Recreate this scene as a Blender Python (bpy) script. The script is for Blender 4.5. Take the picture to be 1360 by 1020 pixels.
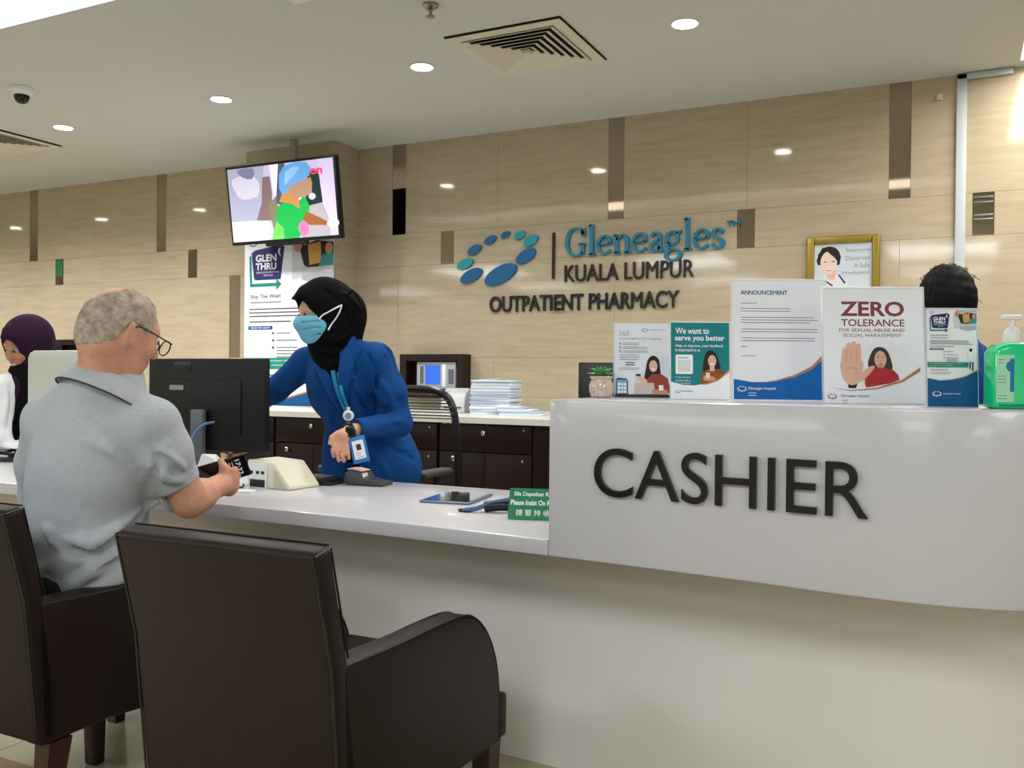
import bpy, bmesh, math, random
import numpy as np
from mathutils import Vector, Matrix
random.seed(4)
for o in list(bpy.data.objects): bpy.data.objects.remove(o)
S = bpy.context.scene
COL = S.collection
PI = math.pi

# ------------------------------------------------------------------ camera
F, YAW, EYE = 1200.0, math.radians(26.3), 1.15
cd = bpy.data.cameras.new('camera'); cam = bpy.data.objects.new('camera', cd); COL.objects.link(cam)
S.camera = cam
cd.sensor_width = 36; cd.lens = 36 * F / 1360; cd.clip_start = .05
_p, _r = math.atan(9 / F), math.atan(.01)
fwd0 = Vector((-math.sin(YAW), math.cos(YAW), 0)); right0 = Vector((math.cos(YAW), math.sin(YAW), 0)); ZZ = Vector((0, 0, 1))
fwd = fwd0 * math.cos(_p) - ZZ * math.sin(_p); up1 = ZZ * math.cos(_p) + fwd0 * math.sin(_p)
rgt = right0 * math.cos(_r) + up1 * math.sin(_r); upv = up1 * math.cos(_r) - right0 * math.sin(_r)
CAM = Vector((0, 0, EYE))
m3 = Matrix((rgt, upv, -fwd)).transposed()
cam.matrix_world = Matrix.Translation(CAM) @ m3.to_4x4()

def at(px, py, d):
    """world point seen at a photo pixel, d metres deep"""
    return CAM + (fwd + rgt * ((px - 680) / F) + upv * ((510 - py) / F)) * d

# ------------------------------------------------------------------ world, lights, exposure
S.view_settings.view_transform = 'Standard'; S.view_settings.look = 'None'
S.view_settings.gamma = 1; S.view_settings.use_curve_mapping = False
S.view_settings.exposure = 0.78
w = bpy.data.worlds.new('world'); S.world = w; w.use_nodes = True
w.node_tree.nodes['Background'].inputs[0].default_value = (.95, .98, 1, 1)
w.node_tree.nodes['Background'].inputs[1].default_value = 0.25

CE = 2.79          # ceiling height
WY = 5.385         # back wall
def area(name, loc, sx, sy, power, rot=(0, 0, 0), color=(.97, .985, 1), spread=180):
    l = bpy.data.lights.new(name, 'AREA'); l.shape = 'RECTANGLE'; l.size = sx; l.size_y = sy
    l.energy = power; l.color = color; l.spread = math.radians(spread)
    o = bpy.data.objects.new(name, l); COL.objects.link(o); o.location = loc; o.rotation_euler = rot
    return o
# the lobby's ceiling panels behind and beside the photographer
for y, pw in ((-1.5, 37), (-3.9, 18), (-6.4, 8)):
    for x in (-9.6, -6.6, -3.4, -.2, 3.0):  # leftmost column added to brighten the left end of the stone wall
        area('lobby_panel_light', (x, y, CE - .03), 1.2, 1.2, pw, color=(.92, .965, 1))
# cove slot in the ceiling in front of the counter
area('cove_light', (-2.0, 2.6, CE + .10), 6.2, .30, 18, color=(1, .985, .95))
area('cove_light_side', (.55, 4.3, CE + .10), .5, 1.9, 22, color=(1, .96, .9))
DOWNLIGHTS = [(-9.6, 4.08), (-8.2, 4.08), (-6.79, 4.08), (-5.379, 4.085), (-3.957, 4.06), (-2.567, 4.08), (-1.151, 4.09)]
for x, y in DOWNLIGHTS:
    l = bpy.data.lights.new('downlight_beam', 'SPOT'); l.energy = 34 if x > -5 else 95; l.spot_size = math.radians(155); l.spot_blend = .8
    l.shadow_soft_size = .05; l.color = (1, .985, .96)
    o = bpy.data.objects.new('downlight_beam', l); COL.objects.link(o); o.location = (x, y, CE - .02)

# ------------------------------------------------------------------ materials
def lin(c):
    return tuple(((v / 255) / 12.92 if v <= 10 else ((v / 255 + .055) / 1.055) ** 2.4) for v in c) + (1,)
MATS = {}
def mat(name, rgb, rough=.5, metal=0, spec=.5, coat=0, bump=0, bscale=200, var=0, vscale=8, stretch=None, emit=0, trans=0, alpha=1, sheen=0, rgb2=None, ior=1.45):
    if name in MATS: return MATS[name]
    m = bpy.data.materials.new(name); m.use_nodes = True; nt = m.node_tree; b = nt.nodes['Principled BSDF']
    c = lin(rgb); m.diffuse_color = c
    b.inputs['Base Color'].default_value = c; b.inputs['Roughness'].default_value = rough; b.inputs['Metallic'].default_value = metal
    b.inputs['Specular IOR Level'].default_value = spec; b.inputs['Coat Weight'].default_value = coat; b.inputs['Coat Roughness'].default_value = .05
    b.inputs['IOR'].default_value = ior
    if trans: b.inputs['Transmission Weight'].default_value = trans
    if sheen: b.inputs['Sheen Weight'].default_value = sheen
    if alpha < 1: b.inputs['Alpha'].default_value = alpha
    if emit:
        b.inputs['Emission Color'].default_value = c; b.inputs['Emission Strength'].default_value = emit
    tc = None
    def coords(st):
        nonlocal tc
        if tc is None: tc = nt.nodes.new('ShaderNodeTexCoord')
        mp = nt.nodes.new('ShaderNodeMapping'); nt.links.new(tc.outputs['Object'], mp.inputs[0])
        mp.inputs['Scale'].default_value = st or (1, 1, 1); return mp.outputs[0]
    if var:
        n = nt.nodes.new('ShaderNodeTexNoise'); n.inputs['Scale'].default_value = vscale; n.inputs['Detail'].default_value = 5; n.inputs['Roughness'].default_value = .6
        nt.links.new(coords(stretch), n.inputs['Vector'])
        r = nt.nodes.new('ShaderNodeMapRange'); r.inputs[1].default_value = .3; r.inputs[2].default_value = .7
        nt.links.new(n.outputs[0], r.inputs[0])
        mx = nt.nodes.new('ShaderNodeMix'); mx.data_type = 'RGBA'
        c2 = lin(rgb2) if rgb2 else tuple(min(1, v * (1 + var)) for v in c[:3]) + (1,)
        c1 = c if rgb2 else tuple(v * (1 - var) for v in c[:3]) + (1,)
        mx.inputs[6].default_value = c1; mx.inputs[7].default_value = c2
        nt.links.new(r.outputs[0], mx.inputs[0]); nt.links.new(mx.outputs[2], b.inputs['Base Color'])
    if bump:
        n = nt.nodes.new('ShaderNodeTexNoise'); n.inputs['Scale'].default_value = bscale; n.inputs['Detail'].default_value = 3
        nt.links.new(coords(stretch if var else None), n.inputs['Vector'])
        bp = nt.nodes.new('ShaderNodeBump'); bp.inputs['Strength'].default_value = bump; bp.inputs['Distance'].default_value = .002
        nt.links.new(n.outputs[0], bp.inputs['Height']); nt.links.new(bp.outputs[0], b.inputs['Normal'])
    MATS[name] = m; return m

M_ceil = mat('ceiling_paint', (199, 199, 198), .9, var=.015, vscale=1.2)
M_stone = mat('travertine', (174, 160, 136), .06, spec=.48, var=1, rgb2=(188, 175, 152), vscale=5, stretch=(.8, .8, 7), bump=.05, bscale=5)
M_grout = mat('stone_joint', (158, 144, 120), .8)
M_mirror = mat('bronze_mirror', (172, 158, 142), .04, metal=1, spec=.8)
M_mirror2 = mat('brown_mirror', (150, 134, 112), .25, metal=.6)
M_white = mat('solid_surface', (200, 199, 206), .22, spec=.5, coat=.25, var=.01, vscale=2)
M_base = mat('counter_base', (236, 232, 228), .35, spec=.4, var=.015, vscale=1.5)
M_wood = mat('dark_walnut', (36, 21, 18), .4, spec=.3, var=.25, vscale=6, stretch=(14, 14, 1))
M_leather = mat('brown_leather', (34, 23, 20), .42, spec=.26, bump=.35, bscale=320, var=.12, vscale=5)
M_leather2 = mat('leather_piping', (24, 19, 18), .35)
M_legwood = mat('leg_wood', (52, 28, 22), .35, var=.2, vscale=8, stretch=(6, 6, 1))
M_floor = mat('floor_tile', (186, 180, 148), .2, spec=.5, var=.05, vscale=3, coat=.2)
M_floor2 = mat('brown_floor_tile', (150, 112, 88), .3, var=.1, vscale=4)
M_black = mat('black_plastic', (18, 19, 21), .35)
M_dgrey = mat('monitor_plastic', (11, 12, 14), .5, spec=.35, bump=.05)
M_grey = mat('grey_plastic', (92, 98, 106), .4)
M_lgrey = mat('light_grey_plastic', (196, 200, 202), .4)
M_cream = mat('cream_plastic', (220, 216, 198), .4)
M_whitep = mat('white_plastic', (232, 234, 234), .4)
M_paper = mat('paper', (222, 228, 238), .8)
M_paperb = mat('blue_paper', (176, 200, 224), .8)
M_chrome = mat('chrome', (200, 200, 200), .2, metal=1)
M_brass = mat('brass', (190, 160, 105), .25, metal=1)
M_gold = mat('gold_frame', (150, 128, 55), .35, metal=.6, bump=.4, bscale=90)
M_blk = mat('sign_black', (16, 13, 13), .3)
M_teal = mat('sign_teal', (4, 118, 150), .35)
M_blue = mat('sign_blue', (0, 92, 142), .35)
M_aqua = mat('sign_aqua', (18, 150, 162), .35)
M_acr = mat('acrylic', (226, 232, 238), .08, spec=.6, alpha=.45)
M_lamp = mat('lamp_glow', (255, 248, 238), .5, emit=30)
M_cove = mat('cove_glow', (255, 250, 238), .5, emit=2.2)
M_ledge_emit = M_cove
def flat(name, rgb, emit=0, rough=.55): return mat(name, rgb, rough, spec=.35, emit=emit)

# ------------------------------------------------------------------ object helpers
def props(o, label=None, cat=None, group=None, kind=None):
    if label: o['label'] = label
    if cat: o['category'] = cat
    if group: o['group'] = group
    if kind: o['kind'] = kind
    return o
def thing(name, loc, label, cat, group=None):
    o = bpy.data.objects.new(name, None); COL.objects.link(o); o.location = loc; o.empty_display_size = .1
    return props(o, label, cat, group)
def wloc(p):
    v = Vector((0, 0, 0))
    while p is not None: v += p.location; p = p.parent
    return v
def copy_tree(o, parent=None):
    c = o.copy(); COL.objects.link(c); c.parent = parent
    for ch in list(o.children): copy_tree(ch, c)
    return c

class B:
    """collects geometry (world coordinates) for one mesh"""
    def __init__(s, M=None): s.v = []; s.f = []; s.mi = []; s.mats = []; s.M = M; s.sm = []
    def _m(s, m):
        if m is None: return 0
        if m not in s.mats: s.mats.append(m)
        return s.mats.index(m)
    def raw(s, vs, fs, m=None, smooth=False):
        n = len(s.v); M = s.M
        s.v += [tuple(M @ Vector(p)) if M else tuple(p) for p in vs]
        k = s._m(m)
        for f in fs: s.f.append(tuple(i + n for i in f)); s.mi.append(k); s.sm.append(smooth)
        return s
    def box(s, a, b, m=None, bev=0, seg=2):
        a, b = Vector(a), Vector(b)
        bm = bmesh.new(); bmesh.ops.create_cube(bm, size=1)
        for v in bm.verts: v.co = Vector(((a[i] + b[i]) / 2 + v.co[i] * (b[i] - a[i]) for i in range(3)))
        if bev: bmesh.ops.bevel(bm, geom=bm.edges[:], offset=bev, segments=seg, affect='EDGES', profile=.5)
        return s._bm(bm, m, bev > 0)
    def _bm(s, bm, m, smooth=False):
        bm.verts.index_update()
        s.raw([v.co for v in bm.verts], [[v.index for v in f.verts] for f in bm.faces], m, smooth); bm.free(); return s
    def prism(s, pts, x0, x1, m=None, axis='x', bev=0, seg=2):
        """polygon extruded: pts in the plane normal to axis"""
        def P(u, v, t): return {'x': (t, u, v), 'y': (u, t, v), 'z': (u, v, t)}[axis]
        bm = bmesh.new(); n = len(pts)
        A = [bm.verts.new(P(u, v, x0)) for u, v in pts]; C = [bm.verts.new(P(u, v, x1)) for u, v in pts]
        bm.faces.new(A); bm.faces.new(C[::-1])
        for i in range(n): bm.faces.new((A[i], C[i], C[(i + 1) % n], A[(i + 1) % n]))
        bmesh.ops.recalc_face_normals(bm, faces=bm.faces[:])
        if bev:
            es = [e for e in bm.edges if len(e.link_faces) == 2 and e.calc_face_angle(0) > .6]
            bmesh.ops.bevel(bm, geom=es, offset=bev, segments=seg, affect='EDGES', profile=.5)
        return s._bm(bm, m, bev > 0)
    def tube(s, pts, r, m=None, n=8, closed=False, r2=None):
        pts = [Vector(p) for p in pts]; N = len(pts); vs = []; fs = []; prev = None
        for i, p in enumerate(pts):
            if closed: t = pts[(i + 1) % N] - pts[i - 1]
            else: t = pts[min(i + 1, N - 1)] - pts[max(i - 1, 0)]
            t.normalize()
            if prev is None: a = t.orthogonal().normalized()
            else: a = (prev - t * prev.dot(t)).normalized()
            prev = a; b = t.cross(a)
            rr = r if r2 is None else r + (r2 - r) * i / (N - 1)
            for k in range(n):
                q = 2 * PI * k / n; vs.append(p + (a * math.cos(q) + b * math.sin(q)) * rr)
        for i in range(N if closed else N - 1):
            for k in range(n):
                j = (i + 1) % N
                fs.append((i * n + k, i * n + (k + 1) % n, j * n + (k + 1) % n, j * n + k))
        if not closed: fs += [tuple(range(n))[::-1], tuple((N - 1) * n + k for k in range(n))]
        return s.raw(vs, fs, m, True)
    def lathe(s, prof, c=(0, 0, 0), m=None, n=24, sx=1, sy=1):
        vs = []; fs = []
        for r, z in prof:
            for k in range(n):
                q = 2 * PI * k / n; vs.append((c[0] + r * sx * math.cos(q), c[1] + r * sy * math.sin(q), c[2] + z))
        for i in range(len(prof) - 1):
            for k in range(n): fs.append((i * n + k, i * n + (k + 1) % n, (i + 1) * n + (k + 1) % n, (i + 1) * n + k))
        fs += [tuple(range(n))[::-1], tuple((len(prof) - 1) * n + k for k in range(n))]
        return s.raw(vs, fs, m, True)
    def ball(s, c, r, m=None, n=12, R=None):
        r = (r, r, r) if not hasattr(r, '__len__') else r
        vs = []; fs = []; h = n // 2 + 1
        for i in range(h + 1):
            th = PI * i / h
            for k in range(n):
                q = 2 * PI * k / n; p = Vector((r[0] * math.sin(th) * math.cos(q), r[1] * math.sin(th) * math.sin(q), r[2] * math.cos(th)))
                if R: p = R @ p
                vs.append(Vector(c) + p)
        for i in range(h):
            for k in range(n): fs.append((i * n + k, (i + 1) * n + k, (i + 1) * n + (k + 1) % n, i * n + (k + 1) % n))
        return s.raw(vs, fs, m, True)
    def build(s, name, m=None, parent=None, label=None, cat=None, group=None, kind=None, smooth=None, auto=35):
        me = bpy.data.meshes.new(name)
        off = wloc(parent) if parent else Vector((0, 0, 0))
        me.from_pydata([(x - off.x, y - off.y, z - off.z) for x, y, z in s.v], [], s.f)
        ms = s.mats or [m]
        for q in ms: me.materials.append(q or m)
        me.polygons.foreach_set('material_index', s.mi)
        me.polygons.foreach_set('use_smooth', [bool(x) for x in s.sm] if smooth is None else [smooth] * len(s.f))
        me.validate(); me.update()
        if auto and any(s.sm): me.set_sharp_from_angle(angle=math.radians(auto))
        o = bpy.data.objects.new(name, me); COL.objects.link(o)
        if parent: o.parent = parent
        return props(o, label, cat, group, kind)

def frame(origin, ux, uy, uz):
    """matrix that puts local axes at world origin"""
    ux, uy, uz = Vector(ux), Vector(uy), Vector(uz)
    M = Matrix((ux, uy, uz)).transposed().to_4x4(); M.translation = Vector(origin); return M
def cr(pts, n=6, closed=False):
    """catmull-rom through 2-D or 3-D points"""
    P = [Vector(p) for p in pts]; N = len(P); out = []
    for i in range(N if closed else N - 1):
        a, b, c, d = (P[(i - 1) % N] if closed or i else P[0]), P[i], P[(i + 1) % N], (P[(i + 2) % N] if closed or i + 2 < N else P[-1])
        for k in range(n):
            t = k / n
            out.append(.5 * ((2 * b) + (c - a) * t + (2 * a - 5 * b + 4 * c - d) * t * t + (3 * b - 3 * c + d - a) * t ** 3))
    if not closed: out.append(P[-1])
    return out
def text_mesh(s, bold=0.0, ext=0.0, spacing=1.0):
    if not (bold and 'M' in s and s.isupper()): return _text_mesh(s, bold, ext, spacing)
    # the M of the built-in font breaks when thickened: take it plain, three times, a little apart
    v1, f1 = _text_mesh(s, bold, ext, spacing); v0, f0 = _text_mesh(s, 0, ext, spacing)
    i1, i0 = islands(v1, f1), islands(v0, f0); ch = s.replace(' ', '')
    if len(i0) != len(ch) or len(i1) != len(ch): return v0, f0
    vs, fs = [], []
    def add(v, F_, dx, zf=1):
        ids = sorted({i for f in F_ for i in f}); mp = {j: n + len(vs) for n, j in enumerate(ids)}
        vs.extend([Vector((v[i].x + dx, v[i].y, v[i].z * zf)) for i in ids]); fs.extend([tuple(mp[i] for i in f) for f in F_])
    for k, c in enumerate(ch):
        if c == 'M':
            for q in (-.8, 0, .8): add(v0, i0[k], q * bold, 1 + q * .03)
        else: add(v1, i1[k], 0)
    return vs, fs
def _text_mesh(s, bold=0.0, ext=0.0, spacing=1.0):
    c = bpy.data.curves.new('t', 'FONT'); c.body = s; c.size = 1; c.offset = bold; c.extrude = ext; c.resolution_u = 8 if ext else 3; c.space_character = spacing
    o = bpy.data.objects.new('t', c); COL.objects.link(o)
    dg = bpy.context.evaluated_depsgraph_get(); dg.update()
    me = o.evaluated_get(dg).to_mesh()
    vs = [v.co.copy() for v in me.vertices]; fs = [tuple(p.vertices) for p in me.polygons]
    o.evaluated_get(dg).to_mesh_clear(); bpy.data.objects.remove(o); bpy.data.curves.remove(c)
    return vs, fs
def islands(vs, fs):
    par = list(range(len(vs)))
    key = {}
    for i, v in enumerate(vs):
        k = (round(v[0], 5), round(v[1], 5), round(v[2], 5))
        if k in key: par[i] = key[k]
        else: key[k] = i
    def find(a):
        while par[a] != a: par[a] = par[par[a]]; a = par[a]
        return a
    for f in fs:
        r = find(f[0])
        for i in f[1:]: par[find(i)] = r
    g = {}
    for f in fs: g.setdefault(find(f[0]), []).append(f)
    xr = lambda F_: (min(vs[i][0] for f in F_ for i in f), max(vs[i][0] for f in F_ for i in f))
    out = []
    for F_ in sorted(g.values(), key=lambda F_: xr(F_)[0]):
        a, b = xr(F_)
        if out:
            c, d = xr(out[-1])
            if min(b, d) - max(a, c) > .6 * min(b - a, d - c): out[-1] = out[-1] + F_; continue
        out.append(F_)
    return out

# ------------------------------------------------------------------ room shell
def struct(b, name, m, parent=None): return b.build(name, m, parent, kind=None if parent else 'structure')
XL, XR, YF = -12.5, 4.6, -8.5
# floor: tan tiles around the counter, brown tiles on the lobby side
fl = struct(B().box((XL, YF, -.06), (XR, WY, -.008), M_grout), 'floor', M_grout)
t = .0015
for iy in range(7):
    for ix in range(11):
        x0, y0 = -5.0 + ix * .6, 1.74 + iy * .6
        if y0 > 3.0: continue
        B().box((x0 + t, y0 + t, -.01), (x0 + .6 - t, y0 + .6 - t, 0), M_floor).build('floor_tile', M_floor, fl)
B().box((XL, 3.54, -.01), (XR, WY, 0)).build('floor_strip', M_floor, fl)
B().box((XL, 1.74, -.01), (-5.0, 3.54, 0)).build('floor_strip', M_floor, fl)
B().box((1.6, 1.74, -.01), (XR, 3.54, 0)).build('floor_strip', M_floor, fl)
for ix in range(9):
    x0 = -4.8 + ix * .6
    B().box((x0 + t, 1.14, -.01), (x0 + .6 - t, 1.737, 0)).build('floor_tile', M_floor2, fl, label='brown floor tile')
B().box((XL, YF, -.01), (XR, 1.138, 0)).build('floor_strip', M_floor, fl)

# ceiling with the long cove slot (Y 2.42-2.79) and a side slot to the right
cb = B()
for a, b in [((XL, 2.79, CE), (.262, WY, CE + .14)), ((1.0, 2.79, CE), (XR, WY, CE + .14)), ((.262, 5.28, CE), (1.0, WY, CE + .14)), ((.262, 2.79, CE), (1.0, 3.2, CE + .14)),
             ((XL, YF, CE), (XR, 2.42, CE + .14)), ((XL, 2.42, CE), (-5.2, 2.79, CE + .14)), ((1.3, 2.42, CE), (XR, 2.79, CE + .14))]:
    cb.box(a, b)
ceil = struct(cb, 'ceiling', M_ceil)
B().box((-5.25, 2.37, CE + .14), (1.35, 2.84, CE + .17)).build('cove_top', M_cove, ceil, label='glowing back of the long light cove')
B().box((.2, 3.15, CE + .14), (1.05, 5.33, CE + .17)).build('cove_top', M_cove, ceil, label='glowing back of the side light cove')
B().box((-2.65, 2.88, CE - .004), (-2.05, 3.155, CE - .0005), bev=.001).build('access_panel', mat('panel_white', (226, 220, 208), .7), ceil)

# other room walls (lobby side)
M_paint = mat('wall_paint', (214, 206, 192), .8, var=.02, vscale=1)
struct(B().box((XL - .1, YF, 0), (XL, WY, CE)), 'wall_left', M_paint)
struct(B().box((XR, YF, 0), (XR + .1, WY, CE)), 'wall_right', M_paint)
struct(B().box((XL, YF - .1, 0), (XR, YF, CE)), 'wall_front', M_paint)

# back wall: stone slabs laid in courses, mirror strips set in the joints
wb = struct(B().box((XL, WY + .012, 0), (XR, WY + .1, CE)), 'wall_back', M_grout)
Z1, Z2, Z3, Z4, Z5 = 2.152, 1.925, 1.282, 1.02, .4
tall = [(-9.06, -8.95), (-7.533, -7.422), (-5.945, -5.837), (-3.626, -3.512), (-1.998, -1.894), (-.359, -.249), (1.25, 1.35)]
small = [(-7.186, -7.08), (-5.59, -5.493), (-3.219, -3.117), (-1.186, -1.083), (.055, .157)]
low = [(-5.146, -5.035)]
def course(z0, z1, strips, extra):
    cuts = sorted(set([XL, XR] + [v for s_ in strips for v in s_] + extra))
    for a, b in zip(cuts, cuts[1:]):
        if any(abs(a - s_[0]) < 1e-6 for s_ in strips):
            continue
        if b - a < .02: continue
        g = .0005
        B().box((a + g, WY, z0 + g), (b - g, WY + .03, z1 - g), bev=.0008, seg=1).build('stone_slab', M_stone, wb)
course(Z1, CE, tall, [-2.78, -1.13, -6.7, -8.2, .62, 2.2, 3.4])
course(Z2, Z1, small, [-8.4, -6.4, -4.4, -2.15, .75, 2.2, 3.4])
course(Z3, Z2, low, [-8.2, -6.6, -3.57, -1.95, -.3, 1.3, 2.9])
course(Z4, Z3, [], [-8.9, -7.3, -5.9, -4.4, -2.8, -1.13, .5, 2.1, 3.6])
course(Z5, Z4, [], [-8.2, -6.6, -5.1, -3.57, -1.95, -.3, 1.3, 2.9])
course(0.0, Z5, [], [-8.9, -7.3, -5.9, -4.4, -2.8, -1.13, .5, 2.1, 3.6])
for (a, b) in tall: B().box((a + .001, WY + .004, Z1 + .001), (b - .001, WY + .03, CE)).build('mirror_strip', M_mirror, wb, label='tall bronze mirror strip')
def niche(a, b, z0, z1, mm):
    B().box((a + .001, WY + .005, z0 + .001), (b - .001, WY + .03, z1 - .001)).build('mirror_strip', mm, wb, label='short bronze mirror inlay')
for i, (a, b) in enumerate(small): niche(a, b, 1.921, 2.152, M_mirror)
niche(*low[0], Z3, Z2, M_mirror2)
# painted reflection of a green exit picture in one inlay and steel rods in the right one
B().box((-7.176, WY + .001, 2.0), (-7.09, WY + .006, 2.14)).build('painted_reflection', flat('reflected_exit_green', (40, 110, 70)), wb, label='painted dark green reflection in the short inlay')
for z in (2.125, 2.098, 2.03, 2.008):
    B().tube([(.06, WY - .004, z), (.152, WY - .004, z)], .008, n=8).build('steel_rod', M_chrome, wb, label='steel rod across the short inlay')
B().box((-.125, WY - .025, 2.662), (-.095, WY, 2.695), bev=.004).build('sensor_box', mat('beige_plastic', (200, 186, 160), .5), wb)

# stone-clad pier carrying the poster
pier = struct(B().box((-4.722, 5.122, 0), (-3.932, WY, CE)), 'wall_pier', M_grout)
for z0, z1 in ((0, .4), (.4, 1.02), (1.02, 1.282), (1.282, 1.925), (1.925, 2.152), (2.152, CE)):
    B().box((-4.732, 5.11, z0 + .001), (-3.922, 5.13, z1 - .001), bev=.001, seg=1).build('stone_slab', M_stone, pier)
    B().box((-3.94, 5.131, z0 + .001), (-3.922, WY - .0005, z1 - .001)).build('stone_slab', M_stone, pier)
    B().box((-4.732, 5.131, z0 + .001), (-4.714, WY - .0005, z1 - .001)).build('stone_slab', M_stone, pier)

# surface conduit
cn = thing('cable_trunking', (-.003, WY, .93), 'grey surface cable trunking running up the stone wall and along the ceiling', 'trunking')
B().box((-.028, WY - .025, .93), (.022, WY - .0005, 2.785), bev=.003).build('vertical_run', mat('trunk_grey', (186, 194, 200), .45), cn)
B().box((-.028, WY - .025, 2.755), (.235, WY - .0005, 2.787), bev=.003).build('horizontal_run', MATS['trunk_grey'], cn)

# ------------------------------------------------------------------ counter
front = [(-9.0, 2.12), (-3.5, 2.115), (-2.3, 2.105), (-1.9, 2.095), (-1.5, 2.08), (-.92, 2.04), (-.46, 1.997), (-.2, 1.962), (-.02, 1.957), (.13, 1.995), (.32, 2.10), (.6, 2.32), (.9, 2.62)]
fc = [(p.x, p.y) for p in cr(front, 6)]
def fy(x):
    for a, b in zip(fc, fc[1:]):
        if a[0] <= x <= b[0]: return a[1] + (b[1] - a[1]) * (x - a[0]) / (b[0] - a[0])
    return fc[-1][1]
counter = thing('reception_counter', (-2.0, 2.6, 0), 'long white solid surface reception counter with a recessed base and a raised cashier ledge', 'counter')
LX = -.905
top = [p for p in fc if p[0] < LX] + [(LX, fy(LX)), (LX, 2.865), (-9.0, 2.865)]
B().prism(top, .709, .75, axis='z', bev=.004).build('worktop', M_white, counter)
lf = [(LX, fy(LX))] + [p for p in fc if p[0] > LX]
back = [(x, y + .42) for x, y in reversed(lf)]
B().prism(lf + back, .709, 1.097, axis='z', bev=.006).build('raised_ledge', M_white, counter)
B().prism([(LX + .02, 2.44), (.55, 2.44), (.9, 3.05), (LX + .02, 2.865)], .709, .75, axis='z').build('staff_shelf', M_white, counter)
bf = [(x, y + .425 - .03) for x, y in fc if x > -2.9]
bb = [(-9.0, 2.52)] + [(x, y) for x, y in bf]
B().prism(bb + [(x, y + .12) for x, y in reversed(bb)], 0.0, .71, axis='z').build('base_panel', M_base, counter)
B().box((-9, 2.8, 0), (-.2, 2.83, .709)).build('modesty_panel', M_wood, counter)

# ------------------------------------------------------------------ back credenza
cz = thing('credenza', (-2.8, 4.6, 0), 'dark walnut cabinet run with a white top along the stone wall', 'cabinet')
cvx = [(-5.4, 4.30), (-.2, 4.30), (-.2, WY), (-3.915, WY), (-3.915, 5.085), (-4.74, 5.085), (-4.74, WY), (-5.4, WY)]
B().prism([(a, b - (.0012 if b > 5 else 0)) for a, b in cvx], .897, .93, axis='z').build('cabinet_top', mat('cabinet_white', (224, 222, 216), .3), cz)
B().box((-5.38, 4.36, 0), (-.22, 5.08, .897)).build('cabinet_body', M_wood, cz)
knob = mat('knob_metal', (210, 205, 195), .25, metal=1)
x = -2.02
k = 0
while x > -5.2:
    a, b = x - .575, x
    dr = B().box((a + .004, 4.338, .742), (b - .004, 4.36, .888), bev=.002).build('drawer', M_wood, cz)
    B().lathe([(.004, 0), (.004, .012), (.012, .016), (.012, .024), (.006, .027)], (0, 0, 0)).v  # profile check
    def kn(px_, pz, parent, nm='knob'):
        b_ = B(frame((px_, 4.338, pz), (1, 0, 0), (0, 0, 1), (0, -1, 0)))
        b_.lathe([(.005, 0), (.005, .012), (.013, .016), (.014, .022), (.008, .027)], n=14).build(nm, knob, parent)
    kn((a + b) / 2, .845, dr)
    B(frame((b - .05, 4.338, .865), (1, 0, 0), (0, 0, 1), (0, -1, 0))).lathe([(.006, 0), (.006, .004), (.004, .005)], n=10).build('lock', knob, dr)
    for s_ in (0, 1):
        xa, xb = (a + .004, (a + b) / 2 - .0015) if s_ == 0 else ((a + b) / 2 + .0015, b - .004)
        dd = B().box((xa, 4.338, .08), (xb, 4.36, .735), bev=.002).build('cabinet_door', M_wood, cz)
        if s_ == 0: kn(xa + .10, .70, dd)
        else: B(frame((xb - .05, 4.338, .70), (1, 0, 0), (0, 0, 1), (0, -1, 0))).lathe([(.007, 0), (.007, .006), (.004, .007)], n=10).build('lock', knob, dd)
    x -= .585; k += 1
B().box((-2.012, 4.33, .0), (-1.2, 4.36, .895)).build('end_panel', M_wood, cz)
for xa in (-2.57, -2.53): B().box((xa, 4.336, .888), (xa + .028, 4.338, .894)).build('yellow_sticker', flat('sticker_yellow', (225, 205, 60)), cz)

# ------------------------------------------------------------------ ceiling fittings
for i, (x, y) in enumerate(DOWNLIGHTS):
    place = {0: 'farthest out at the left', 1: 'out at the far left', 2: 'beyond the left edge', 3: 'leftmost in view, beside the dome camera', 4: 'second from the left, above the wall screen', 5: 'third from the left, beside the square air vent', 6: 'rightmost, largest, right of the square air vent'}[i]
    dl = thing('downlight', (x, y, CE), 'round recessed ceiling downlight ' + place, 'downlight', 'recessed downlights in a row')
    B().lathe([(.058, -.001), (.066, -.001), (.066, -.006), (.058, -.006), (.056, -.001)], (x, y, CE), n=28).build('trim_ring', mat('light_trim', (235, 232, 226), .4), dl)
    B().lathe([(.057, -.001), (.057, -.004), (.03, -.0055)], (x, y, CE), n=28).build('lamp_disc', M_lamp, dl)
M_ventm = mat('vent_white', (208, 202, 190), .5); M_void = mat('vent_void', (22, 22, 22), .8)
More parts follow.
